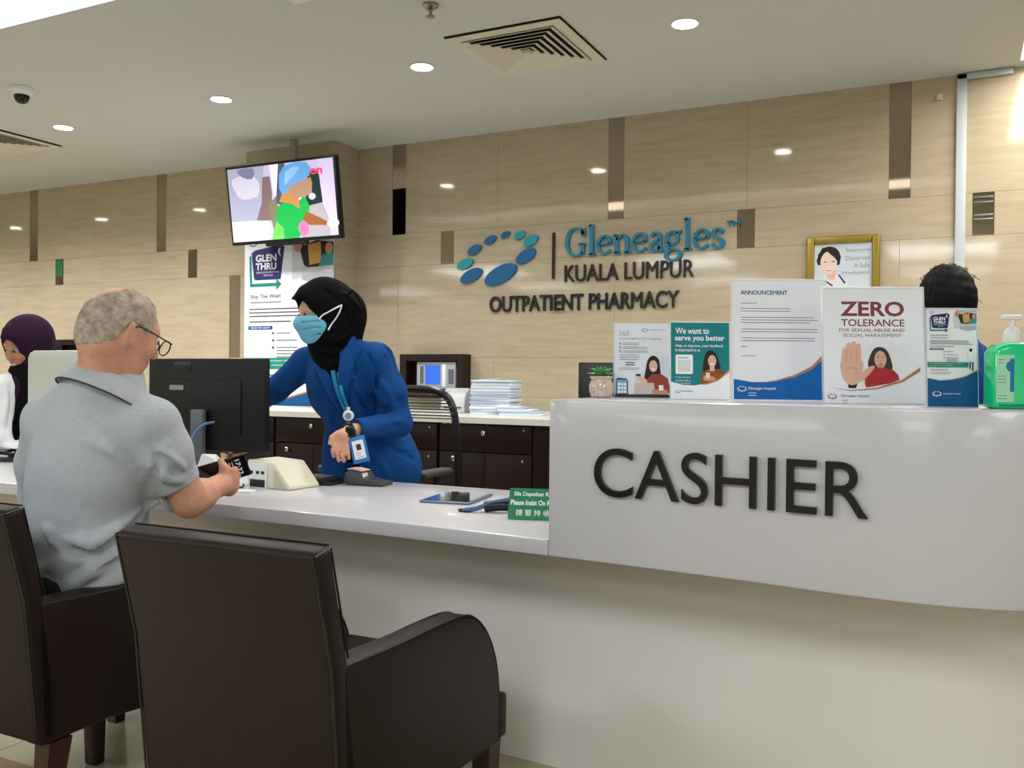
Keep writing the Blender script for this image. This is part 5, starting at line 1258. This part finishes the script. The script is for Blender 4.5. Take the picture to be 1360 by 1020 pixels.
# ================================================================== the pharmacist
wo = thing('person', (-2.02, 3.0, .0), 'woman in black headscarf, blue face mask and royal blue blazer leaning over the counter', 'person')
M_skin2 = skin('pharmacist_skin', (222, 176, 150), (206, 150, 126))
M_hij = mat('black_hijab', (10, 10, 11), .85, spec=.12, sheen=.0, bump=.1, bscale=500)
M_blz = mat('blue_blazer', (12, 68, 132), .82, spec=.2, bump=.2, bscale=700, var=.05, vscale=14)
hc = at(431, 417, 3.50)
hf = (right0 * -.82 - fwd0 * .55 - ZZ * .12).normalized(); F_, R_, U_ = axes(hf); U_ = (U_ + R_ * .0).normalized()
sA, sB = at(407, 482, 3.60), at(500, 478, 3.48)      # her right (viewer's left) and left shoulders
waist, hips = at(478, 570, 3.62), at(500, 625, 3.66)
elA, wrA = at(366, 518, 3.68), at(318, 548, 3.66)
elB, wrB = at(530, 562, 3.50), at(466, 572, 3.34)
up_t = (sA.lerp(sB, .5) - hips).normalized(); latw = (sB - sA).normalized(); fw_ = latw.cross(up_t).normalized()
if fw_.dot(CAM - hips) < 0: fw_ = -fw_
WR = [latw, fw_, up_t]
nbw = at(443, 468, 3.54)
v = Vol(npv(at(432, 520, 3.55)) - (.62, .45, .50), npv(at(432, 500, 3.55)) + (.50, .35, .50), .006)
P = head(v, hc, F_, R_, U_, .97, ears=False)
v.cone(hc - U_ * .06 - F_ * .02, nbw, .052, .055, .02); v.cone(nbw, waist, .07, .09, .03); v.cone(waist, hips, .09, .11, .03)
for a, e_, b, c in ((sA, sA.lerp(elA, .5), elA, wrA), (sB, at(520, 520, 3.49), elB, wrB)):
    v.cone(nbw, a, .045, .04, .02); v.chain([a, e_, b, b.lerp(c, .4), c], [.040, .036, .032, .031, .024], .015)
# left hand, fingers hanging relaxed
h0 = at(458, 578, 3.31)
v.chain([wrB, h0], [.024, .026], .012)
v.ell(at(455, 581, 3.31), (.031, .020, .030), [rgt, fwd, upv], .010)
for a, b, c in (((446, 588), (442, 598), (443, 607)), ((450, 592), (448, 603), (450, 612)), ((455, 594), (455, 605), (457, 613)), ((461, 592), (462, 602), (464, 609))):
    v.chain([at(455, 582, 3.31), at(*a, 3.30)], [.014, .0100], .005); v.chain([at(*a, 3.30), at(*b, 3.29), at(*c, 3.305)], (.0094, .0084, .0070), .002)
v.chain([at(448, 576, 3.30), at(441, 581, 3.295), at(438, 589, 3.295)], [.012, .0098, .008], .006)
# right hand reaching behind the monitor
v.ell(wrA - rgt * .05, (.045, .022, .034), [rgt, fwd, upv], .015)
for i in range(4):
    a = wrA - rgt * .085 + upv * (.024 - i * .016); v.chain([a, a - rgt * .035 - upv * .004, a - rgt * (.06 - .005 * abs(i - 1)) - upv * .014], [.0095, .009, .0075], .004)
v.chain([wrA - rgt * .03 + upv * .02 - fwd * .01, wrA - rgt * .06 + upv * .038 - fwd * .015, wrA - rgt * .085 + upv * .04 - fwd * .015], [.012, .010, .008], .006)
v.mesh('body', M_skin2, wo)
eyes(P, F_, R_, U_, wo, .97)
# headscarf
h = Vol(npv(hc) - (.24, .24, .32), npv(hc) + (.24, .24, .19), .005)
R3 = [F_, R_, U_]
h.ell(P(-.012, 0, .026), (.118, .094, .113), R3, .01); h.ell(P(.0, 0, -.03), (.098, .084, .105), R3, .02)
bun = at(461, 420, 3.53); h.ell(bun, (.075, .07, .085), None, .03); h.cone(bun + upv * .03, hc + U_ * .06, .06, .07, .04)
h.cone(at(446, 440, 3.53), at(444, 470, 3.54), .088, .082, .03); h.cone(at(462, 430, 3.54), at(455, 470, 3.55), .06, .07, .03)
h.cone(at(440, 465, 3.52), at(441, 494, 3.50), .075, .035, .03); h.cone(at(428, 455, 3.50), at(438, 488, 3.49), .05, .03, .03)
h.cone(P(.075, .0, .075), P(.112, .0, .062), .035, .018, .03)          # brim
h.ell(P(.112, 0, -.022), (.066, .070, .086), R3, .006, sub=True)       # face opening
h.ell(P(.070, 0, -.026), (.066, .072, .066), R3, .006, sub=True)
for pix, r_, gk in [([(430, 385), (450, 400), (465, 430)], .006, True), ([(452, 388), (466, 398), (478, 412)], .007, False), ([(425, 458), (440, 462), (458, 455)], .006, True), ([(428, 470), (442, 478), (452, 470)], .006, True), ([(470, 405), (468, 425), (462, 450)], .005, True), ([(432, 448), (448, 452), (466, 440)], .006, False)]:
    h.fold(pix, r_, .012, out=0 if not gk else .002, groove=gk)
h.mesh('headscarf', M_hij, wo)
B().tube(cr([at(462, 394, 3.44), at(467, 386, 3.44), at(473, 390, 3.45), at(478, 402, 3.46)], 4), .0035, n=6).build('scarf_loop', M_hij, wo)
# mask
mk = Vol(npv(hc) - .17, npv(hc) + .17, .003)
mk.ell(P(.026, 0, -.032), (.088, .082, .078), R3, .01); mk.ell(P(.055, 0, -.072), (.046, .046, .050), R3, .03); mk.cone(P(.088, 0, .0), P(.112, 0, -.030), .014, .018, .03)
mk.cut(P(0, 0, .000) , (U_ * 1 - F_ * .0 - 0 * R_), .004); mk.cut(P(.008, 0, 0), -F_, .004); mk.cut(P(0, 0, -.112), -U_, .004)
for zz_ in (-.028, -.052, -.076):
    mk.d += (.0016 * np.sin(0)).astype(np.float32)
    for q0 in np.linspace(-1.2, 1.2, 13):
        q1 = q0 + .2; kz = math.sqrt(max(.1, 1 - ((zz_ + .032) / .078) ** 2)); a = P(.026 + .088 * kz * math.cos(q0), .082 * kz * math.sin(q0), zz_); b = P(.026 + .088 * kz * math.cos(q1), .082 * kz * math.sin(q1), zz_); mk.cone(a, b, .003, .003, .003, sub=True)
M_mask = mat('mask_blue', (118, 190, 222), .8, spec=.15, bump=.1, bscale=300)
mko = mk.mesh('face_mask', M_mask, wo)
def on(vol, px, py, off=.004, d=3.42):
    q = vol.hit(px, py) or at(px, py, d); return q + (CAM - q).normalized() * off
Lp = [at(424, 424, 3.40)] + [on(h, *q) for q in ((428, 419), (437, 414), (446, 409), (454, 405))]
B().tube(cr(Lp, 4), .003, n=6).build('ear_loop', M_whitep, mko, label='white mask strap')
Lp = [at(436, 438, 3.40)] + [on(h, *q) for q in ((440, 431), (446, 423), (451, 414), (454, 405))]
B().tube(cr(Lp, 4), .003, n=6).build('ear_loop', M_whitep, mko, label='white mask strap')
# black top under the open blazer
t_ = Vol(npv(at(460, 560, 3.58)) - (.28, .25, .48), npv(at(460, 540, 3.58)) + (.28, .25, .25), .008)
t_.cone(nbw, waist, .06, .085, .03); t_.cone(waist, hips, .09, .12, .03); t_.ell(at(455, 515, 3.57), (.10, .085, .13), WR, .03)
t_.mesh('black_top', M_hij, wo)
# blazer: torso, skirt of the jacket, sleeves, opened along the front
z_ = Vol(npv(at(455, 560, 3.56)) - (.62, .42, .40), npv(at(455, 540, 3.56)) + (.52, .34, .34), .0055)
ch_ = at(455, 510, 3.57)
z_.ell(ch_, (.155, .115, .17), WR, .02); z_.ell(waist, (.135, .115, .15), WR, .05); z_.ell(hips, (.178, .15, .15), WR, .06)
z_.cone(at(495, 590, 3.66), at(520, 612, 3.72), .12, .10, .05); z_.cone(at(525, 590, 3.64), at(540, 622, 3.64), .06, .045, .05); z_.cone(at(450, 590, 3.60), at(444, 640, 3.60), .06, .055, .05)
z_.cone(hips, at(505, 680, 3.68), .155, .16, .05)
z_.cone(at(445, 466, 3.56), sA, .055, .056, .03); z_.cone(at(455, 466, 3.55), sB, .06, .062, .03)
z_.chain([sA, elA], [.060, .050], .025); z_.chain([elA, wrA], [.050, .038], .02)
z_.chain([sB, at(520, 520, 3.49), elB], [.064, .056, .051], .025); cuffB = at(478, 569, 3.365); z_.chain([elB, cuffB], [.052, .037], .018); z_.cone(cuffB, wrB, .037, .036, .01)
for pix, r_, gk in [([(500, 545), (520, 540), (536, 530)], .007, True), ([(495, 575), (515, 560), (535, 560)], .006, False), ([(500, 500), (515, 520), (525, 545)], .007, False), ([(488, 470), (500, 500), (505, 540)], .006, True),
                  ([(512, 462), (522, 475), (526, 500)], .006, True), ([(395, 500), (380, 515), (360, 530)], .005, False), ([(405, 495), (392, 515), (370, 530)], .006, True), ([(490, 585), (500, 605), (515, 630)], .008, False), ([(470, 520), (490, 540), (510, 548)], .006, True),
                  ([(505, 588), (530, 600), (550, 610)], .006, True), ([(515, 560), (530, 545), (538, 535)], .005, True), ([(366, 512), (372, 525), (374, 540)], .005, True), ([(420, 500), (436, 540), (440, 570)], .005, False)]:
    z_.fold(pix, r_, .016, out=-r_ * .2 if not gk else .001, groove=gk)
z_.noise(.0015, 40, 8)
for pix in ([(471, 448), (480, 466), (476, 478), (470, 482), (474, 490), (466, 515), (460, 552)], [(414, 474), (418, 490), (428, 508), (440, 532), (452, 556)], [(512, 470), (500, 500), (494, 540)], [(500, 596), (522, 602), (544, 600)]):
    P_ = [z_.hit(*q) for q in pix]; P_ = [q for q in P_ if q is not None]
    for p0, p1 in zip(P_, P_[1:]): z_.cone(p0, p1, .0048, .0048, .001, sub=True)
# V opening with dark gap down the front
def carve(vol, pts, k=.006):
    P_ = [(vol.hit(q[0], q[1]), q[2]) for q in pts]; P_ = [q for q in P_ if q[0] is not None]
    for (p0, r0), (p1, r1) in zip(P_, P_[1:]): vol.cone(p0 + fwd * r0 * .2, p1 + fwd * r1 * .2, r0, r1, k, sub=True)
carve(z_, [(440, 474, .034), (442, 490, .024), (449, 515, .013), (455, 535, .010), (461, 556, .008)])
carve(z_, [(461, 590, .007), (466, 610, .026), (471, 640, .048), (474, 670, .06)])
# trim the sleeve end only
cd_ = (wrB - elB).normalized(); z_.cone(cuffB + cd_ * .055, cuffB + cd_ * .12, .052, .052, .002, sub=True)
bz = z_.mesh('blazer', M_blz, wo)
RIBBONS = True
def ribbon(pix, wd, m, name, par, off=.006, vol=None, d=None):
    """a strip of cloth laid over a sculpted surface along photo points (x, y, half width in metres)"""
    L = []
    for i, q in enumerate(pix):
        hp = (vol.hit(q[0], q[1]) if vol else None)
        if hp is None or (d and abs((hp - CAM).dot(fwd) - d) > .12): hp = at(q[0], q[1], d or 3.5)
        L.append(hp + (CAM - hp).normalized() * off)
    L = cr(L, 4); n = len(L); vs = []
    for i, p_ in enumerate(L):
        t = (L[min(i + 1, n - 1)] - L[max(i - 1, 0)]).normalized(); vw = (CAM - p_).normalized(); sd = t.cross(vw).normalized(); k_ = wd[min(int(i / (n - 1) * (len(wd) - 1)), len(wd) - 1)]
        fr = i / (n - 1) * (len(wd) - 1); a = int(min(fr, len(wd) - 2)); k_ = wd[a] + (wd[a + 1] - wd[a]) * (fr - a)
        vs += [p_ - sd * k_, p_ + vw * .0015, p_ + sd * k_, p_ - vw * .003]
    fs = [(a * 4 + k, a * 4 + (k + 1) % 4, a * 4 + 4 + (k + 1) % 4, a * 4 + 4 + k) for a in range(n - 1) for k in range(4)] + [(3, 2, 1, 0), (n * 4 - 4, n * 4 - 3, n * 4 - 2, n * 4 - 1)]
    return B().raw(vs, fs).build(name, m, par)
ribbon([(440, 482), (449, 512), (456, 536), (461, 556)], [.030, .018, .010, .003], M_hij, 'black_top', wo, .004, z_, 3.45)
ribbon([(461, 594), (466, 610), (470, 628), (472, 652)], [.003, .018, .034, .050], M_hij, 'black_top', wo, .005, z_, 3.45)
ribbon([(470, 447), (466, 468), (458, 492), (457, 518), (461, 548)], [.006, .026, .026, .015, .003], M_blz, 'lapel', bz, .010, z_, 3.47)
ribbon([(417, 474), (427, 496), (439, 522), (453, 550)], [.004, .015, .014, .003], M_blz, 'lapel', bz, .010, z_, 3.47)
ribbon([(442, 492), (447, 515), (456, 538), (463, 552)], [.008] * 4, mat('lanyard_blue', (30, 138, 186), .6), 'lanyard', wo, .020, z_, 3.45)
ribbon([(449, 494), (454, 520), (461, 540), (464, 552)], [.006] * 4, mat('lanyard_blue', (30, 138, 186), .6), 'lanyard', wo, .022, z_, 3.45)
rl = at(463, 552, 3.36); Mr = frame(rl, rgt, upv, -fwd)
B(Mr).lathe([(.020, 0), (.020, .006), (.014, .009), (.003, .0095)], n=22).build('badge_reel', M_whitep, wo); B(Mr).lathe([(.012, .0095), (.012, .0105), (.002, .0107)], n=18).build('reel_emblem', flat('reel_grey', (120, 150, 170)), wo)
B(Mr).box((-.006, .018, 0), (.006, .032, .006), bev=.002).build('reel_clip', M_cream, wo)
ba = math.radians(13); bo = at(477, 597, 3.30); Mbd = frame(bo, rgt * math.cos(ba) + upv * math.sin(ba), upv * math.cos(ba) - rgt * math.sin(ba), -fwd)
bd = B(Mbd).box((-.031, -.050, -.003), (.031, .050, .003), bev=.004).build('id_badge', mat('badge_blue', (34, 120, 186), .4), wo)
pb = Print(Mbd, .06, .1); pb.z = .0034; pb.rect(-.021, -.034, .021, .034, W_).rect(-.008, -.002, .010, .020, DT).lines(-.015, .015, -.012, 3, .008, GT, .002); pb.build(bd, 'badge_card')
B().tube([rl - upv * .018, bo + (upv * math.cos(ba) - rgt * math.sin(ba)) * .05], .0018, n=6).build('badge_string', M_black, wo)
# watch
wd_ = (wrB - elB).normalized(); wa = wd_.orthogonal().normalized(); wb_ = wd_.cross(wa); wc = wrB.lerp(h0, .30)
B().tube([wc + wa * (.031 * math.cos(q)) + wb_ * (.031 * math.sin(q)) for q in [2 * PI * i / 24 for i in range(24)]], .0075, n=8, closed=True).build('watch_strap', M_black, wo)
Mwf = frame(wc + (CAM - wc).normalized() * .036 , rgt, upv, -fwd); B(Mwf).box((-.013, -.020, -.006), (.015, .020, .006), bev=.004, seg=3).build('watch_case', mat('watch_black', (14, 15, 18), .12), wo)
# skirt and shoes
sk = B(); sk_c = at(500, 640, 3.68)
rows = []
for z0, rx, ry in ((.80, .17, .14), (.5, .19, .17), (.2, .21, .19), (.06, .22, .2)):
    rows.append([(sk_c.x + rx * (1 + .05 * math.sin(5 * q)) * math.cos(q), sk_c.y + ry * (1 + .05 * math.sin(7 * q)) * math.sin(q), z0) for q in [2 * PI * i / 40 for i in range(40)]])
sk.raw([q for r_ in rows for q in r_], [(i * 40 + j, i * 40 + (j + 1) % 40, (i + 1) * 40 + (j + 1) % 40, (i + 1) * 40 + j) for i in range(3) for j in range(40)] + [tuple(range(40)), tuple(range(120, 160))[::-1]], smooth=True)
sk.build('skirt', M_hij, wo)
for q in (-1, 1): B().ball((sk_c.x + q * .08, sk_c.y - .12, .035), (.042, .12, .034), None, 14).build('shoe', M_black, wo)

# ================================================================== woman at the far left
wl = thing('person', (-3.93, 3.05, .0), 'woman in a dark purple headscarf and white coat smiling down at the far left', 'person')
M_pur = mat('purple_hijab', (44, 24, 48), .85, spec=.15, bump=.1, bscale=400)
M_coat = mat('white_coat', (212, 216, 222), .8, spec=.2, bump=.15, bscale=300)
M_skin3 = skin('left_woman_skin', (190, 138, 108), (170, 112, 88))
hc = at(35, 458, 4.40); hf = (right0 * -.40 - fwd0 * .84 - ZZ * .36).normalized(); F_, R_, U_ = axes(hf); U_ = (U_ - R_ * .12).normalized(); R_ = F_.cross(U_).normalized()
shA, shB = at(0, 518, 4.32), at(78, 483, 4.60); md = shA.lerp(shB, .5)
v = Vol(npv(at(30, 530, 4.45)) - (.55, .5, .42), npv(at(30, 520, 4.45)) + (.5, .45, .42), .008)
P = head(v, hc, F_, R_, U_, 1.0, ears=False)
v.cone(hc - U_ * .07, md, .05, .07, .02); v.cone(md, md - ZZ * .42, .1, .13, .03)
eA, wA_, eB, wB_ = at(-2, 585, 4.22), at(-50, 596, 4.05), at(70, 590, 4.6), at(10, 600, 4.2)
for a, b, c in ((shA, eA, wA_), (shB, eB, wB_)):
    v.cone(md, a, .05, .045, .02); v.chain([a, b, c], [.043, .036, .025], .02); v.ell(c - rgt * .04, (.045, .03, .018), [rgt, fwd, upv], .015)
    for i in range(4): q = c - rgt * .07 + fwd * (.02 - i * .015); v.chain([q, q - rgt * .04, q - rgt * .06 - upv * .012], [.0095, .009, .008], .004)
    v.chain([c - rgt * .03 - fwd * .02, c - rgt * .06 - fwd * .045], [.012, .009], .006)
v.mesh('body', M_skin3, wl)
eyes(P, F_, R_, U_, wl)
B().tube(cr([P(.096, -.024, -.060), P(.103, 0, -.068), P(.096, .024, -.060)], 4), .0028, n=6).build('smile', mat('teeth', (230, 222, 214), .3), wl)
h = Vol(npv(hc) - (.30, .30, .40), npv(hc) + (.34, .34, .19), .007); R3 = [F_, R_, U_]
h.ell(P(-.012, 0, .028), (.116, .092, .110), R3, .01); h.ell(P(.0, 0, -.03), (.096, .085, .105), R3, .02)
h.cone(P(-.03, 0, .03), at(50, 458, 4.52), .10, .085, .05); h.cone(at(40, 450, 4.50), at(74, 462, 4.66), .085, .03, .04)
h.cone(P(-.01, 0, -.09), at(26, 520, 4.38), .075, .06, .03); h.cone(at(26, 510, 4.38), at(22, 562, 4.36), .062, .045, .03)
h.cone(P(.07, 0, .085), P(.105, 0, .07), .03, .016, .03)
h.ell(P(.115, 0, -.020), (.062, .060, .088), R3, .006, sub=True)
h.mesh('headscarf', M_pur, wl)
c_ = Vol(npv(at(30, 560, 4.45)) - (.55, .5, .40), npv(at(30, 540, 4.45)) + (.5, .45, .40), .008)
c_.cone(md - ZZ * .07, md - ZZ * .42, .125, .16, .04)
for a, b, c in ((shA, eA, wA_), (shB, eB, wB_)): c_.cone(md, a, .06, .062, .04); c_.chain([a, b, c], [.062, .052, .04], .03)
c_.chain([at(30, 500, 4.2), at(26, 560, 4.18), at(30, 640, 4.15)], [.03, .05, .06], .01, sub=True)
c_.fold([(2, 505), (8, 530), (4, 560)], .008, .015); c_.fold([(14, 510), (16, 540), (10, 570)], .007, .015, .002, True)
c_.mesh('white_coat', M_coat, wl)
t_ = Vol(npv(at(28, 570, 4.40)) - (.16, .2, .3), npv(at(28, 560, 4.40)) + (.16, .2, .3), .009); t_.cone(md + (CAM - md).normalized() * .04, md - ZZ * .40 + (CAM - md).normalized() * .04, .10, .13, .03); t_.mesh('dark_dress', M_hij, wl)
B().box((md.x - .17, md.y - .1, .0), (md.x + .17, md.y + .2, .62), bev=.05, seg=3).build('skirt', M_hij, wl)

# ================================================================== colleague behind the ledge at the right
wr = thing('person', (-.05, 3.32, .0), 'dark-haired colleague in a blue jacket facing away behind the drive-thru flyer', 'person')
hc = at(1256, 404, 3.10); hf = (fwd0 * .97 + right0 * .10 - ZZ * .20).normalized(); F_, R_, U_ = axes(hf)
v = Vol(npv(at(1256, 470, 3.1)) - (.36, .36, .52), npv(at(1256, 450, 3.1)) + (.36, .36, .30), .008)
P = head(v, hc, F_, R_, U_, .97)
ma = at(1252, 470, 3.12); s1, s2 = at(1210, 495, 3.10), at(1288, 478, 3.20)
v.cone(hc - U_ * .06 - F_ * .02, ma, .055, .06, .02); v.cone(ma, ma - ZZ * .45, .1, .13, .03)
e1, e2 = s1 + Vector((-.05, .04, -.26)), s2 + Vector((.06, .06, -.25)); w1, w2 = e1 + Vector((.02, .22, .02)), e2 + Vector((-.02, .22, .02))
for a, b, c in ((s1, e1, w1), (s2, e2, w2)):
    v.cone(ma, a, .05, .045, .02); v.chain([a, b, c], [.045, .036, .025], .02); v.ell(c + Vector((0, .05, 0)), (.036, .045, .018), None, .015)
    for i in range(4): q = c + Vector((-.024 + i * .016, .085, 0)); v.chain([q, q + Vector((0, .035, .004)), q + Vector((0, .055, -.01))], [.0095, .009, .0078], .004)
    v.chain([c + Vector((.03, .03, 0)), c + Vector((.05, .06, 0))], [.012, .009], .006)
v.mesh('body', M_skin3, wr)
eyes(P, F_, R_, U_, wr, .97)
h = Vol(npv(hc) - .20, npv(hc) + .20, .006); R3 = [F_, R_, U_]
h.ell(P(-.014, 0, .030), (.106, .087, .106), R3, .01); h.ell(P(-.04, 0, -.02), (.075, .078, .090), R3, .03); h.ell(P(-.070, 0, -.01), (.055, .07, .06), R3, .02)
h.ell(P(.10, 0, -.03), (.07, .08, .09), R3, .01, sub=True)
for q in (-1, 1): h.ell(P(.004, q * .085, -.010), (.026, .03, .038), R3, .006, sub=True)
h.noise(.005, 90, 2)
h.mesh('hair', M_hairb, wr)
st = B(); rr = random.Random(5)
for i in range(90):
    q = rr.uniform(0, 2 * PI); th_ = rr.uniform(.1, 1.9); d_ = (F_ * math.sin(th_) * math.cos(q) * .112 + R_ * math.sin(th_) * math.sin(q) * .092 + U_ * math.cos(th_) * .106)
    if d_.dot(F_) > .04: continue
    a = P(-.014, 0, .03) + d_; st.tube([a, a + d_.normalized() * .008 - U_ * .004, a + d_.normalized() * .011 - U_ * .016 + R_ * rr.uniform(-.01, .01)], .0012, n=4)
st.build('loose_hair', M_hairb, wr, kind='stuff')
j = Vol(npv(at(1256, 540, 3.12)) - (.40, .38, .45), npv(at(1256, 520, 3.12)) + (.40, .42, .32), .008)
j.cone(ma, ma - ZZ * .50, .12, .155, .04); j.ell(ma - ZZ * .10, (.15, .11, .13), None, .04)
for a, b, c in ((s1, e1, w1), (s2, e2, w2)): j.cone(ma, a, .062, .062, .04); j.chain([a, b, c], [.062, .052, .040], .03)
j.fold([(1285, 470), (1296, 490), (1302, 520)], .008, .015); j.noise(.002, 35, 3)
j.mesh('blue_jacket', M_blz, wr)
B().box((ma.x - .17, ma.y - .12, .0), (ma.x + .17, ma.y + .25, .62), bev=.05, seg=3).build('skirt', M_hij, wr)
